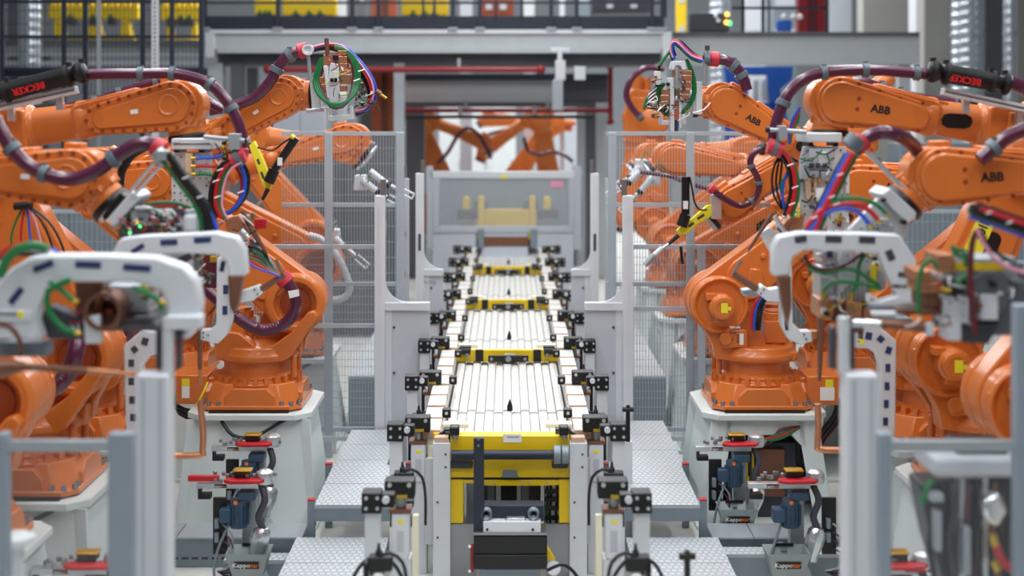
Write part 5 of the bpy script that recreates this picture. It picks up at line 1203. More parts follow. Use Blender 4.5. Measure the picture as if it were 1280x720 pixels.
hk = poly(t, [(975, 330), (990, 330), (991, 404), (1000, 414), (1014, 414), (1016, 427), (1001, 431), (986, 425), (977, 406)], Y-.06, .09, 'alu_white', 'white_hook'); slots(hk, Y-.06, 'slot_dark', (981, 380, 4, 12, 0), (983, 407, 4, 12, -8)); holes(hk, Y-.065, [(1005, 418), (1008, 424)])
blocks(t, Y-.05, .07, 'copper', 'electrode_block', (1014, 414, 1024, 424)); poly(t, [(1023, 372), (1032, 372), (1030, 420), (1027, 477), (1024, 477)], Y-.09, .05, 'copper_dark', 'electrode_arm')
clutter(t, Y+.03, (1002, 188, 1060, 290), 26, 2.2); clutter(t, Y+.0, (968, 262, 1006, 305), 14, 2.4)
# ---- gun of the second left robot: C-frame
Y = 7.0
t = gun('spot welding gun with white C-frame and tilted slab, second from the left edge', 160, 260, Y)
poly(t, [(131, 277), (165, 238), (174, 247), (139, 288)], Y, .26, 'alu_light', 'mount_slab', .01); poly(t, [(127, 270), (150, 240), (157, 246), (131, 277)], Y+.04, .2, 'black', 'flange_plate'); poly(t, [(129, 278), (133, 274), (142, 284), (138, 288)], Y-.01, .2, 'copper', 'slab_edge')
for d in (0, 7): rod(t, (162+d, 240+d*.3), (196+d, 200+d*.6), Y-.02, 2.2, 'alu', 'hose_strut')
rod(t, (195, 190), (208, 203), Y-.03, 10, 'zinc', 'swivel_joint'); blocks(t, Y-.09, .1, 'alu', 'swivel_clamp', (196, 188, 208, 200))
poly(t, [(145, 290), (172, 258), (215, 255), (228, 290), (220, 312), (150, 312)], Y+.08, .2, 'dark_beam', 'transformer', .02)
blocks(t, Y+.02, .08, 'zinc', 'connector_plate', (163, 264, 192, 282)); blocks(t, Y-.0, .05, 'alu_white', 'connector', (168, 258, 186, 262), (196, 270, 212, 275), (200, 280, 220, 286), (205, 262, 214, 266))
for (x, y, c) in ((171, 278, 'led_amber'), (175, 283, 'led_green'), (181, 281, 'lamp_white'), (162, 291, 'led_green')): mb = MB(); mb.sphere(at(x, y, Y), PX(1.8, Y), 8); build(mb, 'led', c, t)
for i in range(10): loop(t, [(180+i*3, 258+i % 4*5), (195+i*2, 262+i % 3*9), (208+i*2, 268+i % 4*6), (214+i*2, 280+i % 2*6)], Y-.02, 1.1, ('lamp_white', 'black', 'red', 'lamp_white', 'green', 'black')[i % 6], 'wire')
for i, (c, y) in enumerate((('green', 254), ('red', 258), ('green', 262), ('blue', 266))): loop(t, [(182, y+2), (200, y-1), (220, y), (240, y+6)], Y+.05, 2, c)
blocks(t, Y-.05, .15, 'alu_white', 'white_cylinder', (228, 268, 250, 292), bev=.02); rod(t, (239, 262), (239, 270), Y, 8, 'alu_white', 'cylinder_cap')
cables(t, [(205, 192), (216, 208), (232, 230), (247, 250), (256, 272), (258, 292)], Y-.1, [('black', 3.6, 0, -3, .03), ('black', 3.4, 6, 0, .02), ('green', 3.2, -5, 3, .04), ('black', 3.4, 12, 6, .05), ('blue', 2.6, 16, 18, .03), ('maroon', 2.6, 9, 16, .04)])
ties(t, Y-.16, (232, 222), (250, 246))
cf = poly(t, [(138, 318), (150, 298), (180, 294), (268, 290), (296, 296), (306, 312), (308, 345), (285, 346), (282, 328), (272, 319), (240, 317), (165, 319)], Y-.18, .09, 'alu_white', 'c_frame', .012)
slots(cf, Y-.18, 'slot_blue', (172, 311, 18, 6, -32), (211, 303, 21, 7, -3), (253, 300, 21, 7, -3)); slots(t, Y-.1, 'slot_blue', (278, 333, 6, 14, 12))
poly(t, [(285, 346), (303, 346), (299, 374), (294, 391), (289, 380)], Y-.18, .07, 'copper_dark', 'electrode_arm')
blocks(t, Y, .12, 'alu', 'drive_housing', (200, 312, 236, 350), bev=.02); poly(t, [(214, 326), (236, 316), (240, 322), (226, 334)], Y-.06, .05, 'slot_dark', 'bracket')
clutter(t, Y+.03, (152, 258, 226, 300), 30, 2.4); clutter(t, Y+.0, (190, 318, 262, 352), 14, 2.6)
# ---- gun at the left edge, nearest: broad C-frame
Y = 5.95
t = gun('nearest blurred spot welding gun with broad white C-frame at the left edge', 20, 400, Y)
cf = poly(t, [(-12, 425), (-12, 362), (0, 350), (12, 336), (38, 321), (70, 318), (130, 318), (195, 321), (230, 333), (246, 352), (251, 380), (248, 402), (236, 424), (206, 424), (208, 380), (200, 364), (168, 353), (78, 353), (58, 360), (48, 382), (44, 402), (52, 424)], Y, .1, 'alu_white', 'c_frame', .015)
slots(cf, Y, 'slot_blue', (54, 333, 26, 8, -22), (110, 331, 32, 8, 2), (171, 335, 34, 8, 4), (20, 370, 8, 24, 38))
nl = blocks(t, Y-.01, .12, 'alu_white', 'name_plate', (-12, 388, 40, 402)); text('NIMAK', .035, 'ink', nl[0], at(6, 393, Y-.012), (1, 0, 0), (0, 0, 1), 'lettering', .0); blocks(t, Y-.014, .01, 'label_yellow', 'yellow_square', (21, 389, 29, 398))
blocks(t, Y+.12, .2, 'copper_dark', 'shunt_body', (94, 352, 128, 392), (100, 392, 150, 412)); mb = MB(); mb.lathe(at(128, 390, Y+.04), (0, 1, 0), [(PX(18, Y), .14), (PX(19, Y), 0), (PX(24, Y), 0), (PX(24, Y), .2)], 24); build(mb, 'gear_ring', 'copper_dark', t); blocks(t, Y+.1, .05, 'orange_dark', 'slot_window', (114, 386, 127, 393), (131, 386, 142, 393)); clutter(t, Y+.12, (95, 350, 200, 412), 16, 3)
blocks(t, Y+.2, .2, 'zinc', 'transformer', (132, 356, 186, 392), bev=.01); blocks(t, Y+.14, .1, 'dark_beam', 'bus_bar', (100, 404, 196, 414), (128, 396, 190, 402)); blocks(t, Y+.1, .05, 'label_yellow', 'tag', (176, 352, 184, 370))
poly(t, [(42, 402), (62, 382), (104, 400), (104, 424), (62, 424)], Y+.1, .1, 'slot_dark', 'shield'); poly(t, [(104, 396), (124, 394), (126, 430), (106, 430)], Y+.05, .05, 'alu_white', 'paper_tag')
for P, r in (([(88, 350), (60, 364), (62, 390), (78, 410), (94, 416)], 4), ([(62, 352), (76, 362), (92, 376)], 3.6), ([(170, 362), (184, 366), (198, 376), (202, 388)], 3.2), ([(0, 345), (8, 326), (22, 312), (44, 307), (60, 312)], 6)): loop(t, P, Y-.06, r, 'green')
for (x, y) in ((92, 376), (95, 416), (202, 378)): rod(t, (x-3, y), (x+6, y+1), Y-.06, 3, 'brass', 'fitting')
cables(t, [(-10, 330), (6, 318), (20, 308), (46, 306), (66, 312)], Y+.1, [('red', 3, -4, 0, 0), ('lamp_white', 3, 2, 6, .03), ('black', 4, -6, 10, .05), ('blue', 3, 6, 3, .04)])
rod(t, (-15, 462), (30, 458), Y, 16, 'copper_dark', 'electrode_arm', 6); rod(t, (24, 458), (110, 463), Y, 4.6, 'copper_dark', 'electrode_arm', 4.2); rod(t, (110, 463), (172, 468), Y, 4.4, 'copper', 'electrode_tip', 3.2)
loop(t, [(-5, 405), (12, 408), (24, 424), (26, 446)], Y, 3, 'copper_dark'); blocks(t, Y+.1, .1, 'zinc_dark', 'valve_body', (-10, 428, 58, 446))
blocks(t, Y-.08, .1, 'alu_white', 'electrode_holder', (205, 396, 250, 412)); blocks(t, Y+.05, .3, 'dark_beam', 'mount_arm', (-120, 380, -10, 420), bev=.01)
# ---- gun of the second right robot: C-frame
Y = 7.0
t = gun('spot welding gun with grey white C-frame and copper electrode, right of the centre', 1120, 260, Y)
poly(t, [(1101, 244), (1112, 234), (1147, 267), (1135, 282)], Y, .26, 'alu_light', 'mount_slab', .01); poly(t, [(1098, 247), (1136, 283), (1128, 305), (1062, 302), (1060, 288)], Y+.06, .04, 'alu_light', 'perforated_plate'); holes(t, Y+.055, [(1070+i*7, 290-i*4+j*7) for i in range(5) for j in range(3)]); blocks(t, Y-.01, .05, 'black', 'bumper', (1103, 248, 1108, 253), (1128, 275, 1134, 281))
for d in (0, 6): rod(t, (1082+d, 190+d*.3), (1124+d, 232+d*.6), Y-.02, 2, 'alu', 'hose_strut')
mb = MB(); mb.lathe(at(1064, 182, Y-.06), (at(1080, 172, 0)-at(1064, 190, 0)) if False else Vector((.6, 0, .7)), [(PX(12, Y), -.01), (PX(12, Y), .05)], 18); build(mb, 'hose_clamp', 'clamp_grey', t)
blocks(t, Y-.03, .08, 'zinc', 'fitting_block', (1094, 273, 1112, 284), (1100, 281, 1118, 290))
cables(t, [(1066, 192), (1056, 210), (1046, 230), (1036, 250), (1027, 268), (1018, 290)], Y-.08, [('blue', 3.2, -5, -1, 0), ('red', 3.6, 0, 0, -.02), ('green', 3.2, 5, 1, .01), ('black', 3, -9, 0, .03)])
ties(t, Y-.14, (1050, 218), (1040, 246))
for c, P, r in (('green', [(1030, 258), (1050, 249), (1075, 248), (1096, 256), (1107, 267)], 2.6), ('red', [(1006, 285), (1025, 264), (1050, 255), (1078, 257), (1097, 274)], 3.2), ('blue', [(1010, 290), (1030, 268), (1052, 260), (1072, 264), (1086, 280)], 3.0)): loop(t, P, Y-.1, r, c); rod(t, P[-1], (P[-1][0]+4, P[-1][1]+5), Y-.1, 2.6, 'brass', 'fitting')
ties(t, Y-.16, (1046, 255), (1018, 272))
cf = poly(t, [(966, 345), (966, 308), (974, 295), (1000, 290), (1085, 291), (1124, 293), (1146, 325), (1143, 368), (1140, 386), (1096, 388), (1090, 380), (1122, 370), (1112, 348), (1098, 316), (1006, 313), (992, 322), (987, 345)], Y-.18, .09, 'alu_white', 'c_frame', .012)
slots(cf, Y-.18, 'slot_dark', (1001, 299, 15, 8, -8), (1042, 299, 20, 8, 2), (1084, 300, 20, 8, 2), (1113, 319, 9, 13, -25), (1132, 344, 18, 6, 8))
text('NIMAK', .03, 'ink', cf, at(1122, 358, Y-.182), (1, 0, 0), (0, 0, 1), 'lettering', .02); blocks(cf, Y-.184, .006, 'label_yellow', 'yellow_square', (1136, 354, 1142, 361), bev=0)
poly(t, [(973, 345), (989, 345), (990, 384), (985, 408), (979, 384)], Y-.18, .07, 'copper_dark', 'electrode_arm')
blocks(t, Y, .2, 'alu', 'transformer', (1027, 312, 1048, 330), (1026, 333, 1044, 380), bev=.01); blocks(t, Y-.01, .01, 'slot_blue', 'emblem', (1034, 314, 1041, 322), bev=0)
for i in range(8): blocks(t, Y+.02, .15, 'alu_light', 'cooling_fin', (1042+i*5.2, 326, 1046+i*5.2, 376))
poly(t, [(1050, 312), (1098, 316), (1086, 338), (1068, 350), (1046, 372)], Y-.02, .03, 'alu_light', 'perforated_plate'); holes(t, Y-.025, [(1060+i*8, 320+j*7) for i in range(4) for j in range(2)]); blocks(t, Y+.04, .1, 'label_yellow', 'yellow_stripe', (1088, 330, 1096, 366)); blocks(t, Y+.05, .1, 'zinc', 'side_block', (1082, 336, 1088, 366), (1096, 330, 1108, 362))
for c, P in (('maroon', [(1006, 318), (1012, 332), (1030, 337), (1052, 333), (1080, 316)]), ('green', [(1010, 334), (1030, 342), (1056, 336), (1074, 340), (1100, 358)]), ('green', [(1028, 364), (1040, 353), (1060, 352), (1084, 356), (1102, 362)]), ('green', [(1082, 318), (1074, 330), (1072, 350), (1066, 366)])): loop(t, P, Y-.1, 2.4, c)
rod(t, (1029, 362), (1029, 374), Y-.08, 2.6, 'brass', 'fitting'); rod(t, (1064, 366), (1064, 378), Y-.08, 2.6, 'brass', 'fitting')
blocks(t, Y-.04, .2, 'copper', 'copper_block', (1024, 374, 1042, 398), (1058, 378, 1078, 396), (1080, 384, 1104, 400)); blocks(t, Y-.02, .15, 'copper_dark', 'shunt', (1042, 380, 1058, 402), (1062, 396, 1080, 416))
clutter(t, Y-.02, (1006, 314, 1100, 345), 14, 2.4); clutter(t, Y-.05, (1020, 372, 1110, 402), 24, 2.6)
# ---- nearest gun at the right edge
Y = 5.95
t = gun('nearest blurred copper and grey spot welding gun at the right edge', 1230, 380, Y)
blocks(t, Y, .2, 'zinc', 'transformer', (1194, 322, 1272, 350), bev=.01); blocks(t, Y-.01, .02, 'yellow', 'yellow_stripe', (1194, 329, 1256, 338), bev=0); blocks(t, Y+.05, .25, 'dark_beam', 'gear_housing', (1186, 350, 1285, 420), bev=.02)
mb = MB(); mb.lathe(at(1238, 366, Y-.02), (0, 1, 0), [(PX(26, Y), 0), (PX(30, Y), .02), (PX(30, Y), .2)], 24); build(mb, 'drive_disc', 'dark_beam', t); clutter(t, Y-.03, (1150, 322, 1285, 412), 20, 3)
blocks(t, Y-.02, .2, 'copper', 'copper_block', (1146, 338, 1170, 352), (1172, 318, 1194, 340), (1150, 354, 1178, 366)); blocks(t, Y, .2, 'copper_dark', 'shunt', (1156, 366, 1180, 384), (1120, 386, 1200, 394))
blocks(t, Y-.03, .12, 'alu_white', 'white_block', (1180, 372, 1211, 404), (1184, 404, 1202, 426), (1226, 368, 1248, 400)); holes(t, Y-.035, [(1188, 378), (1205, 378), (1205, 394)])
rod(t, (1066, 404), (1110, 405), Y, 5, 'alu', 'electrode_tip'); rod(t, (1100, 405), (1160, 409), Y, 5.6, 'copper_dark', 'electrode_arm', 7); blocks(t, Y+.04, .1, 'dark_beam', 'bus_bar', (1090, 382, 1190, 390)); blocks(t, Y, .06, 'alu_light', 'side_plate', (1092, 390, 1130, 396))
poly(t, [(1186, 420), (1208, 404), (1250, 404), (1236, 430), (1204, 428)], Y+.02, .1, 'slot_dark', 'shield'); blocks(t, Y-.03, .05, 'alu_white', 'paper_tag', (1158, 404, 1168, 420))
loop(t, [(1222, 288), (1216, 300), (1213, 330), (1214, 370), (1219, 418)], Y-.08, 4, 'maroon'); loop(t, [(1222, 286), (1228, 302), (1244, 324), (1264, 336), (1290, 342)], Y-.1, 2.6, 'pink', 'cable'); loop(t, [(1225, 286), (1232, 300), (1246, 316), (1262, 326)], Y-.05, 2.6, 'black', 'cable')
for P in ([(1148, 390), (1148, 356), (1154, 332), (1164, 324), (1172, 336)], [(1192, 320), (1196, 312), (1206, 316), (1208, 334)], [(1194, 356), (1206, 346), (1214, 342)], [(1190, 306), (1196, 318), (1208, 322)]): loop(t, P, Y-.07, 3, 'green')
cables(t, [(1212, 262), (1230, 268), (1252, 276), (1275, 284), (1300, 294)], Y-.1, [('green', 4, -2, 0, .02), ('black', 4.5, 0, -4, 0), ('black', 4.5, 4, 4, 0), ('blue', 4, 0, 8, .03), ('red', 3, 14, -1, -.02), ('black', 4, 10, -6, .04)])
ties(t, Y-.2, (1236, 266), (1262, 278)); rod(t, (1176, 362), (1188, 363), Y-.06, 3, 'brass', 'fitting'); blocks(t, Y+.05, .3, 'dark_beam', 'mount_arm', (1285, 340, 1400, 400), bev=.01)
# ---- slotted white bars
Y = 8.05
t = thing('slotted_arm', 'white slotted gun arm with blue slots beside the blurred right post', 'gun arm', tuple(at(1105, 550, Y)), group='slotted gun arms')
q = poly(t, [(1060, 406), (1098, 407), (1121, 426), (1119, 556), (1110, 562), (1098, 556), (1100, 456), (1096, 443), (1086, 436), (1062, 434)], Y, .09, 'alu_white', 'arm', .01)
slots(q, Y, 'slot_blue', (1086, 420, 8, 9, 10), (1101, 424, 8, 8, 40), (1111, 438, 7, 9, 20), (1110, 460, 6, 10, 0), (1109, 483, 6, 10, 0), (1108, 505, 6, 10, 0), (1107, 527, 6, 10, 0))
text('NIMAK', .045, 'ink', q, at(1076, 413, Y-.002), (0, 0, 1), (-1, 0, 0), 'lettering', .02); blocks(q, Y-.004, .005, 'label_yellow', 'yellow_square', (1074, 424, 1080, 430), bev=0)
poly(t, [(1060, 398), (1140, 398), (1140, 408), (1060, 410)], Y+.1, .12, 'zinc_dark', 'root_block'); poly(t, [(1098, 384), (1120, 384), (1120, 400), (1098, 400)], Y+.1, .8, 'zinc_dark', 'mount')
t = thing('slotted_arm', 'white slotted gun arm with dark slots beside the blurred left post', 'gun arm', tuple(at(163, 550, Y)), group='slotted gun arms')
q = poly(t, [(154, 432), (177, 413), (210, 416), (210, 440), (186, 446), (177, 458), (176, 556), (166, 562), (157, 556)], Y, .09, 'alu_white', 'arm', .01)
slots(q, Y, 'slot_dark', (181, 427, 8, 9, 15), (168, 437, 7, 8, -40), (164, 454, 7, 9, 0), (164, 477, 7, 9, 0), (165, 500, 7, 9, 0), (166, 522, 7, 9, 0))
poly(t, [(180, 402), (215, 402), (215, 414), (180, 414)], Y+.1, .12, 'zinc_dark', 'root_block'); poly(t, [(185, 380), (215, 380), (215, 404), (185, 404)], Y+.1, .8, 'zinc_dark', 'mount')
# ================================================================== GRIPPERS
def gripper(lb, P0, P1, Y, arms):
    t = thing('gripper', lb, 'gripper', tuple(at(*P0, Y)), group='pipe grippers behind the mesh')
    poly(t, [(P0[0]-7, P0[1]-9), (P0[0]+7, P0[1]-9), (P0[0]+9, P0[1]+10), (P0[0]-9, P0[1]+10)], Y, .16, 'alu_light', 'mount_block', .01)
    for a, b_, c in arms:
        rod(t, a, b_, Y-.03, 4.6, 'alu_light', 'tube', 4); rod(t, b_, c, Y-.03, 3, 'alu', 'rod'); mb = MB(); mb.sphere(at(*b_, Y-.03), PX(5, Y), 10); build(mb, 'joint', 'black', t)
        d = Vector((c[0]-b_[0], c[1]-b_[1])); d.normalize(); n = Vector((-d.y, d.x))
        for sg in (-1, 1):
            p, q = (c[0]+n.x*3.4*sg, c[1]+n.y*3.4*sg), (c[0]+d.x*20+n.x*3.4*sg, c[1]+d.y*20+n.y*3.4*sg); rod(t, p, q, Y-.03, 1.3, 'alu_light', 'jaw')
        rod(t, (c[0]+d.x*20-n.x*4, c[1]+d.y*20-n.y*4), (c[0]+d.x*20+n.x*4, c[1]+d.y*20+n.y*4), Y-.03, 1.3, 'alu_light', 'jaw_end'); rod(t, (c[0]+n.x*5, c[1]+n.y*5), (c[0]-n.x*5, c[1]-n.y*5), Y-.03, 2, 'slot_dark', 'jaw_clamp')
    loop(t, [(P0[0], P0[1]-8), (P0[0]+5, P0[1]-18), (P0[0]+12, P0[1]-10), (P0[0]+10, P0[1])], Y-.06, .9, 'green', 'wire')
gripper('double tube gripper behind the left mesh fence', (450, 228), None, 13.15, (((452, 224), (472, 240), (484, 246)), ((462, 214), (485, 231), (498, 237))))
gripper('white tube gripper lower down behind the left mesh fence', (416, 296), None, 13.6, (((418, 298), (430, 308), (444, 320)),))
gripper('double tube gripper behind the right mesh fence', (818, 222), None, 13.15, (((816, 222), (800, 240), (790, 250)), ((800, 215), (786, 228), (776, 234))))
gripper('second tube gripper above and behind the right double gripper', (802, 208), None, 15.3, (((800, 208), (788, 222), (778, 228)),))
# yellow brackets with black cylinders
def yel(lb, Y, P, cyl, tip, extra):
    t = thing('bracket_gripper', lb, 'gripper', tuple(at(*P[0], Y)), group='yellow bracket grippers')
    q = poly(t, P, Y, .07, 'label_yellow', 'bracket'); slots(q, Y, 'slot_dark', *extra)
    rod(t, cyl[0], cyl[1], Y-.02, 5.2, 'black', 'cylinder'); rod(t, cyl[1], cyl[2], Y-.02, 7, 'black', 'cylinder_foot'); c = ((cyl[0][0]*.25+cyl[1][0]*.75), (cyl[0][1]*.25+cyl[1][1]*.75)); blocks(t, Y-.07, .01, 'label_white', 'label', (c[0]-3, c[1]-5, c[0]+3, c[1]+5), bev=0)
    rod(t, tip[0], tip[1], Y, 3, 'rubber', 'rod', 2); rod(t, tip[1], tip[2], Y, 2, 'alu', 'rod'); return t
t = yel('yellow slotted bracket with slanting black cylinder left of the conveyor', 12.1, [(311, 182), (318, 176), (331, 205), (340, 231), (336, 238), (328, 233), (320, 208)], ((370, 172), (343, 212), (336, 228)), ((335, 236), (328, 250), (322, 256)), ((328, 219, 3, 9, -20), (323, 202, 3, 7, -20)))
loop(t, [(366, 171), (352, 180), (340, 188), (322, 184)], 12.1, 1.2, 'black', 'cable'); rod(t, (364, 170), (368, 172), 12.05, 3, 'label_yellow', 'cap'); blocks(t, 12.12, .08, 'slot_dark', 'mount', (292, 178, 316, 192))
t = yel('yellow slotted bracket with upright black cylinder right of the conveyor', 12.1, [(890, 256), (894, 268), (872, 280), (858, 293), (848, 294), (846, 288), (862, 276), (884, 257)], ((857, 221), (857, 268), (852, 283)), ((848, 294), (836, 305), (826, 312)), ((876, 271, 10, 3, -32), (864, 281, 8, 3, -36)))
rod(t, (828, 310), (812, 324), 12.1, 3.4, 'alu_light', 'tube'); rod(t, (818, 318), (806, 332), 12.08, 3.6, 'zinc', 'jaw'); loop(t, [(862, 221), (866, 240), (868, 252), (874, 262), (884, 262)], 12.06, 1.2, 'black', 'cable'); rod(t, (851, 308), (853, 330), 12.1, 2, 'black', 'drop_rod'); blocks(t, 12.05, .12, 'alu', 'mount', (890, 244, 902, 274))
# hidden mast for the right gripper robot's second gland
mb = MB(); mb.sphere(at(953, 186, 12.1), PX(8, 12.1), 12); rpart('RE', mb, 'hose_gland', 'black')
# ================================================================== TIP DRESSERS
def tip_dresser(lb, X, Y, flip, tray=True, cx=-.1, ps=-.2):
    t = thing('tip_dresser', lb, 'machine', (X, Y, 0), 0, 'electrode tip dressers', world=False)
    f = flip; t.scale = (.92, .92, .9)
    mb = MB(); mb.prism([(-.14, 0), (.14, 0), (.08, .14), (-.08, .14)], 0, .16); build(mb, 'foot', 'zinc', t, .004)
    mb = MB(); mb.bb((-.05, .04, .1), (.05, .13, .66)); build(mb, 'column', 'zinc', t, .004)
    mb = MB(); mb.cyl((f*-.06, -.03, .46), (f*-.06, -.03, .66), .062, n=16)
    for k in range(16):
        a = 2*PI*k/16; mb.box((f*-.06+.066*math.cos(a), -.03+.066*math.sin(a), .55), (.014, .008, .14), Matrix.Rotation(a, 3, 'Z'))
    mo = build(mb, 'motor', 'motor_blue', t)
    mb = MB(); mb.bb((f*-.19, -.08, .5), (f*-.11, .02, .6)); build(mb, 'terminal_box', 'motor_blue', mo, .008)
    mb = MB(); mb.bb((f*-.07-.012, -.1, .64), (f*-.07+.012, -.096, .665)); build(mb, 'sticker', 'ink_orange', mo)
    mb = MB(); mb.bb((-.06, -.08, .66), (.06, .08, .72)); build(mb, 'gearbox', 'motor_blue', t, .008)
    mb = MB(); mb.bb((f*-.36, -.03, .735), (f*.08, .03, .775)); rl = build(mb, 'rail', 'alu', t, .003)
    mb = MB(); mb.bb((f*-.19-.045, -.034, .742), (f*-.19+.045, -.03, .768)); pl = build(mb, 'name_plate', 'ink', rl)
    text('Kappo', .026, 'ink_white', pl, (f*-.19-.02, -.035, .755), (1, 0, 0), (0, 0, 1), 'lettering', .01); text('star', .026, 'ink_orange', pl, (f*-.19+.025, -.035, .755), (1, 0, 0), (0, 0, 1), 'lettering', .01)
    mb = MB(); mb.bb((f*-.35, -.04, .66), (f*-.26, .03, .7)); mb.bb((f*-.35, -.04, .7), (f*-.33, .03, .735)); build(mb, 'end_bracket', 'black', t, .004)
    mb = MB(); mb.prism([(f*-.16, -.08), (f*-.1, -.12), (f*.1, -.11), (f*.14, -.05), (f*.1, .0), (f*-.14, -.02)], .79, .815, 'Z'); build(mb, 'red_lever', 'red', t, .005)
    mb = MB(); mb.bb((f*-.09, -.045, .82), (f*.02, .04, .86)); build(mb, 'pad_holder', 'black', t, .004)
    mb = MB(); mb.bb((f*-.1, -.05, .86), (f*.03, .04, .873)); build(mb, 'amber_pad', 'brass', t, .004)
    mb = MB(); mb.lathe((f*.12, 0, .77), (0, 0, 1), [(.06, 0), (.07, .03), (.06, .08), (.03, .1)], 14); build(mb, 'cutter_head', 'alu', t)
    mb = MB()
    for k in range(22): mb.box((f*(-.28+.022*k+random.uniform(-.01, .01)), random.uniform(-.05, .03), .79+random.uniform(0, .05)), (.024, .024, .026), Matrix.Rotation(random.random()*3, 3, 'Z'))
    build(mb, 'clamp_fittings', 'steel', t, .003)
    mb = MB(); mb.tube([(f*.1, -.02, .76), (f*.13, -.06, .66), (f*.09, -.08, .55), (f*.12, -.08, .46)], .026, 10, ribs=True); build(mb, 'corrugated_hose', 'slot_dark', t)
    mb = MB(); mb.lathe((f*.12, -.08, .47), (f*-.25, 0, -1), [(.04, 0), (.065, .03), (.07, .1), (.05, .2), (.055, .24)], 9); build(mb, 'foil_bag', 'foil', t)
    px = ps
    mb = MB(); mb.bb((px-.05, .0, .25), (px+.05, .03, .66)); pn = build(mb, 'valve_panel', 'black', t, .003)
    for z in (.35, .45):
        mb = MB(); mb.bb((px-.03, -.05, z), (px+.0, .0, z+.07)); build(mb, 'valve', 'zinc_dark', pn, .003)
    for i in range(4):
        mb = MB(); mb.tube([(px+.02, -.02, .3+.06*i), (px+.1, -.06, .25+.05*i), (px+.08, -.04, .1+.03*i), (px-.02, .02, .12)], .007, 6); build(mb, 'cable', ('rubber', 'black', 'maroon', 'zinc')[i], t)
    mb = MB(); mb.tube([(-.12, -.03, .5), (-.2, -.08, .3), (-.22, -.1, .12), (-.14, -.12, .03), (-.06, -.06, .15), (-.08, 0, .3)], .01, 8); build(mb, 'cable', 'zinc_dark', t)
    if tray:
        mb = MB()
        lo, hi = [(-.1, -.1), (.1, -.1), (.1, .05), (-.1, .05)], [(-.15, -.14), (.15, -.14), (.15, .09), (-.15, .09)]
        vs = [(cx+x, y-.14, .16) for x, y in lo]+[(cx+x, y-.14, .34) for x, y in hi]+[(cx+x*.94, (y)*.94-.14, .335) for x, y in hi]+[(cx+x*.93, y*.93-.14, .17) for x, y in lo]
        mb.add(vs, [(3, 2, 1, 0)]+[(k, (k+1) % 4, 4+(k+1) % 4, 4+k) for k in range(4)]+[(4+k, 4+(k+1) % 4, 8+(k+1) % 4, 8+k) for k in range(4)]+[(8+k, 8+(k+1) % 4, 12+(k+1) % 4, 12+k) for k in range(4)]+[(12, 13, 14, 15)])
        tr = build(mb, 'chip_tray', 'tray_grey', t)
        n = Vector((0, -.18, -.04)).normalized(); up = Vector((0, -.04, .18)).normalized(); c = Vector((cx, -.262, .26))+n*.004
        mb = MB(); mb.add([c+Vector((sx*.085, 0, 0))+up*sz*.028 for sz in (-1, 1) for sx in (-1, 1)], [(0, 1, 3, 2)]); build(mb, 'name_plate', 'ink', tr)
        text('Kappo', .048, 'ink_white', tr, c+Vector((-.037, 0, 0))+n*.002, (1, 0, 0), up, 'lettering', .015); text('star', .048, 'ink_orange', tr, c+Vector((.046, 0, 0))+n*.002, (1, 0, 0), up, 'lettering', .015)
        mb = MB(); mb.bb((cx-.07, -.07, .335), (cx+.07, -.05, .35)); build(mb, 'handle', 'black', tr)
        mb = MB(); mb.bb((cx-.02, -.08, .3), (cx+.02, .06, .32)); build(mb, 'tray_bracket', 'zinc', t)
    return t
sc_ = 1.0
tip_dresser('electrode tip dresser with red lever, upper one in front of the left pedestal', at(322, 0, 10.2).x, 10.2, 1, False)
a = tip_dresser('electrode tip dresser with long red bar and lettered tray, lower one at left', at(310, 0, 9.22).x, 9.22, 1, True, .04)
mb = MB(); mb.bb((-.42, -.04, .79), (-.2, .0, .83)); build(mb, 'red_bar', 'red', a, .004)
tip_dresser('electrode tip dresser with lettered tray, left one in front of the right pedestal', at(926, 0, 10.2).x, 10.2, 1, True, -.06)
tip_dresser('electrode tip dresser with foil bag and lettered tray, right one beside the blurred post', at(998, 0, 9.22).x, 9.22, 1, True, -.12, .22)
tip_dresser('blurred electrode tip dresser cut off at the bottom left', at(118, 0, 7.55).x, 7.55, 1, False)
b = tip_dresser('blurred electrode tip dresser cut off at the bottom right', at(1128, 0, 7.55).x, 7.55, 1, False)
mb = MB(); mb.bb((0, -.06, .76), (.2, -.01, .81)); build(mb, 'red_bar', 'red', b, .004)
# copper pipe stubs sticking out from behind the blurred posts
for lb, pts, Y in (('copper electrode pipe bent upward right of the blurred left post', [(195, 570), (250, 569), (253, 563), (254, 540), (250, 500)], 8.2), ('copper electrode pipe bent upward left of the blurred right post', [(1070, 563), (1026, 562), (1022, 556), (1023, 530), (1022, 505)], 8.2)):
    t = thing('copper_pipe', lb, 'pipe', tuple(at(*pts[0], Y)))
    mb = MB(); mb.tube([at(x, y, Y) for x, y in pts], PX(4, Y), 10, .02); build(mb, 'tube', 'copper', t)
    mb = MB(); mb.cyl(at(*pts[0], Y), at(pts[0][0]+(20 if pts[0][0] < 600 else -10), pts[0][1], Y), PX(7, Y), n=12); build(mb, 'socket', 'copper_dark', t)
    x0 = at(pts[0][0]-(12 if pts[0][0] < 600 else -12), 0, Y).x
    mb = MB(); mb.bb((x0-.04, Y-.04, 0), (x0+.04, Y+.04, at(*pts[0], Y).z+.05)); build(mb, 'stand', 'zinc_dark', t)
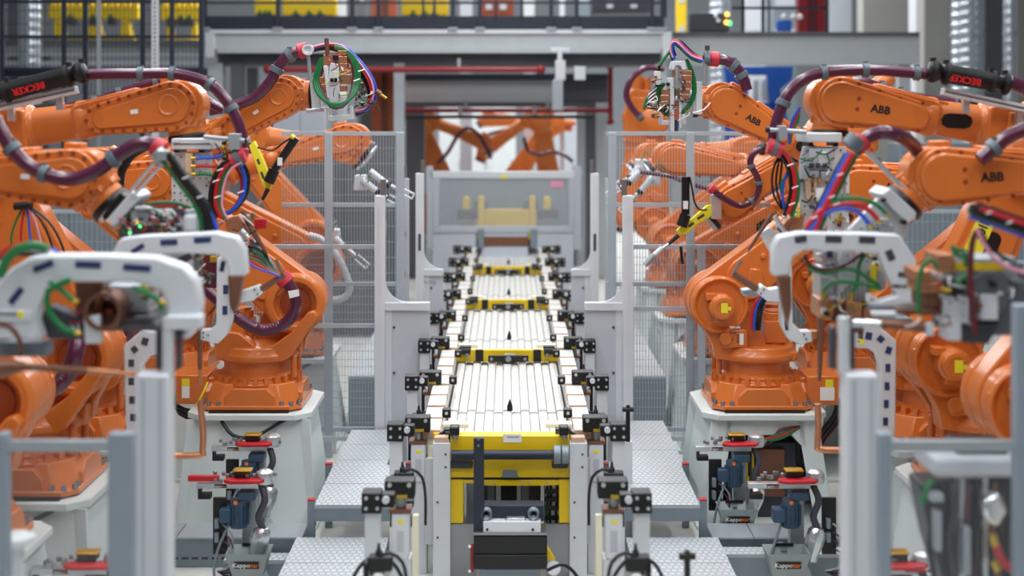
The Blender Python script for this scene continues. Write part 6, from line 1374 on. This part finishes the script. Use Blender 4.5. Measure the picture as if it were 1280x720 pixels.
# cables behind the pedestals
for lb, pts, Y in (('black cables drooping from the left robot connector box', [(218, 478), (216, 500), (230, 512), (255, 514), (285, 512)], 10.9), ('black cables drooping from the right robot connector box', [(1040, 478), (1046, 500), (1042, 520), (1030, 535), (1014, 560)], 10.9)):
    t = thing('cable_bundle', lb, 'cable', tuple(at(*pts[-1], Y)))
    for i, c in enumerate(('black', 'rubber', 'maroon')):
        mb = MB(); mb.pt([(x+i*2, y+i*5) for x, y in pts], Y+.03*i, 2.6, 8); build(mb, 'cable', c, t)
# ================================================================== FOREGROUND
for sx, nm in ((-1, 'left'), (1, 'right')):
    Y = 5.9; x = sx*1.475
    t = thing('light_barrier_post', f'tall blurred pale aluminium post in the {nm} foreground', 'post', (x, Y, 0), group='foreground aluminium posts')
    mb = MB(); mb.bb((x-.07, Y-.06, 0), (x+.07, Y+.06, 2.06)); po = build(mb, 'post', 'alu_white', t, .01)
    for g in (-.035, .035):
        mb = MB(); mb.bb((x+g-.008, Y-.064, .1), (x+g+.008, Y-.059, 2.04)); build(mb, 'groove', 'panel_grey', po)
    mb = MB(); mb.bb((x-.12, Y-.12, 0), (x+.12, Y+.12, .02)); build(mb, 'foot_plate', 'zinc', t)
    mb = MB(); tx = x+(.055 if sx < 0 else -.065); mb.cyl((tx, Y, 2.06), (tx, Y, 2.29), .026, n=16); build(mb, 'glass_tube', 'alu_light', t)
    mb = MB(); mb.bb((tx-.055, Y-.0, 2.07), (tx-.03, Y+.06, 2.25)); mb.bb((tx+.03, Y-.0, 2.07), (tx+.05, Y+.06, 2.25)); build(mb, 'dark_bracket', 'slot_dark', t, .01)
    # clear guard screen frame in front of the robots
    Yg = 5.5
    pa, pb_ = ((6, 153) if sx < 0 else (1104, 1276))
    xa, xb = at(pa, 0, Yg).x, at(pb_, 0, Yg).x
    t = thing('guard_screen', f'blurred grey frame of a clear guard screen at the {nm} picture edge', 'guard', ((xa+xb)/2, Yg, 0), group='clear guard screens')
    zt = at(0, 540, Yg).z; zfull = at(0, 380, Yg).z
    for xx, wd, zz in ((xa, .018 if sx < 0 else .026, zt), (xb, .05 if sx < 0 else .03, zt if sx < 0 else zfull)):
        mb = MB(); mb.bb((xx-wd, Yg-.03, 0), (xx+wd, Yg+.03, zz)); build(mb, 'post', 'screen_grey', t, .006)
    mb = MB(); mb.bb((xa, Yg-.015, zt-.075), (xb, Yg+.015, zt-.03)); build(mb, 'rail', 'zinc', t, .004)
    mb = MB(); mb.bb((xa+.03, Yg-.004, .15), (xb-.03, Yg+.004, zt-.08)); build(mb, 'pane', 'acrylic', t)
    mb = MB(); mb.bb((xa, Yg-.015, .1), (xb, Yg+.015, .14)); build(mb, 'rail', 'zinc', t, .004)
# blurred supply unit at the bottom right
Y = 5.75
t = thing('supply_unit', 'blurred dark media supply unit with grey top bar at the bottom right', 'machine', (at(1215, 0, Y).x, Y, 0))
mb = MB(); mb.pb(1168, 572, 1282, 598, Y, .3); build(mb, 'top_bar', 'panel_grey', t, .02)
mb = MB(); mb.pb(1196, 556, 1262, 572, Y+.05, .2); build(mb, 'plug_bar', 'black', t, .02)
mb = MB(); mb.pp([(1150, 605), (1285, 598), (1285, 760), (1190, 760), (1165, 680)], Y+.12, .2); build(mb, 'body', 'black', t, .02)
for x in (1203, 1232): mb = MB(); mb.pb(x-3, 598, x+3, 1060, Y+.05, .06); build(mb, 'support_profile', 'alu', t)
for i, (x, c) in enumerate(((1165, 'black'), (1178, 'rubber'), (1190, 'slot_dark'), (1212, 'maroon'), (1222, 'black'), (1252, 'rubber'), (1262, 'black'), (1244, 'copper_dark'))):
    loop(t, [(x, 604), (x+4*(-1)**i, 640), (x-3, 680), (x+6, 740)], Y+.05, 4, c)
loop(t, [(1245, 680), (1252, 700), (1266, 712), (1290, 718)], Y-.02, 5, 'red'); rod(t, (1241, 668), (1244, 682), Y-.02, 5, 'brass', 'fitting'); rod(t, (1242, 702), (1248, 712), Y-.02, 5, 'brass', 'fitting'); loop(t, [(1156, 618), (1152, 630), (1160, 608), (1166, 600)], Y, 4, 'green')
poly(t, [(1228, 628), (1250, 615), (1262, 640), (1248, 662), (1230, 650)], Y-.02, .08, 'foil', 'silver_pump', .02); blocks(t, Y-.02, .06, 'zinc', 'valve', (1164, 618, 1180, 628), (1170, 640, 1178, 690), (1205, 660, 1214, 720))
# left edge white cap post
t = thing('bollard', 'blurred white round cap on a post at the lower left edge', 'post', (at(22, 0, 5.7).x, 5.7, 0)); q = at(22, 672, 5.7)
mb = MB(); mb.lathe((q.x, 5.7, q.z-.03), (0, 0, 1), [(.05, 0), (.07, .01), (.07, .035), (.04, .05)], 20); build(mb, 'cap', 'white_paint', t); mb = MB(); mb.cyl((q.x, 5.7, 0), (q.x, 5.7, q.z-.03), .03, n=14); build(mb, 'stem', 'alu_light', t)
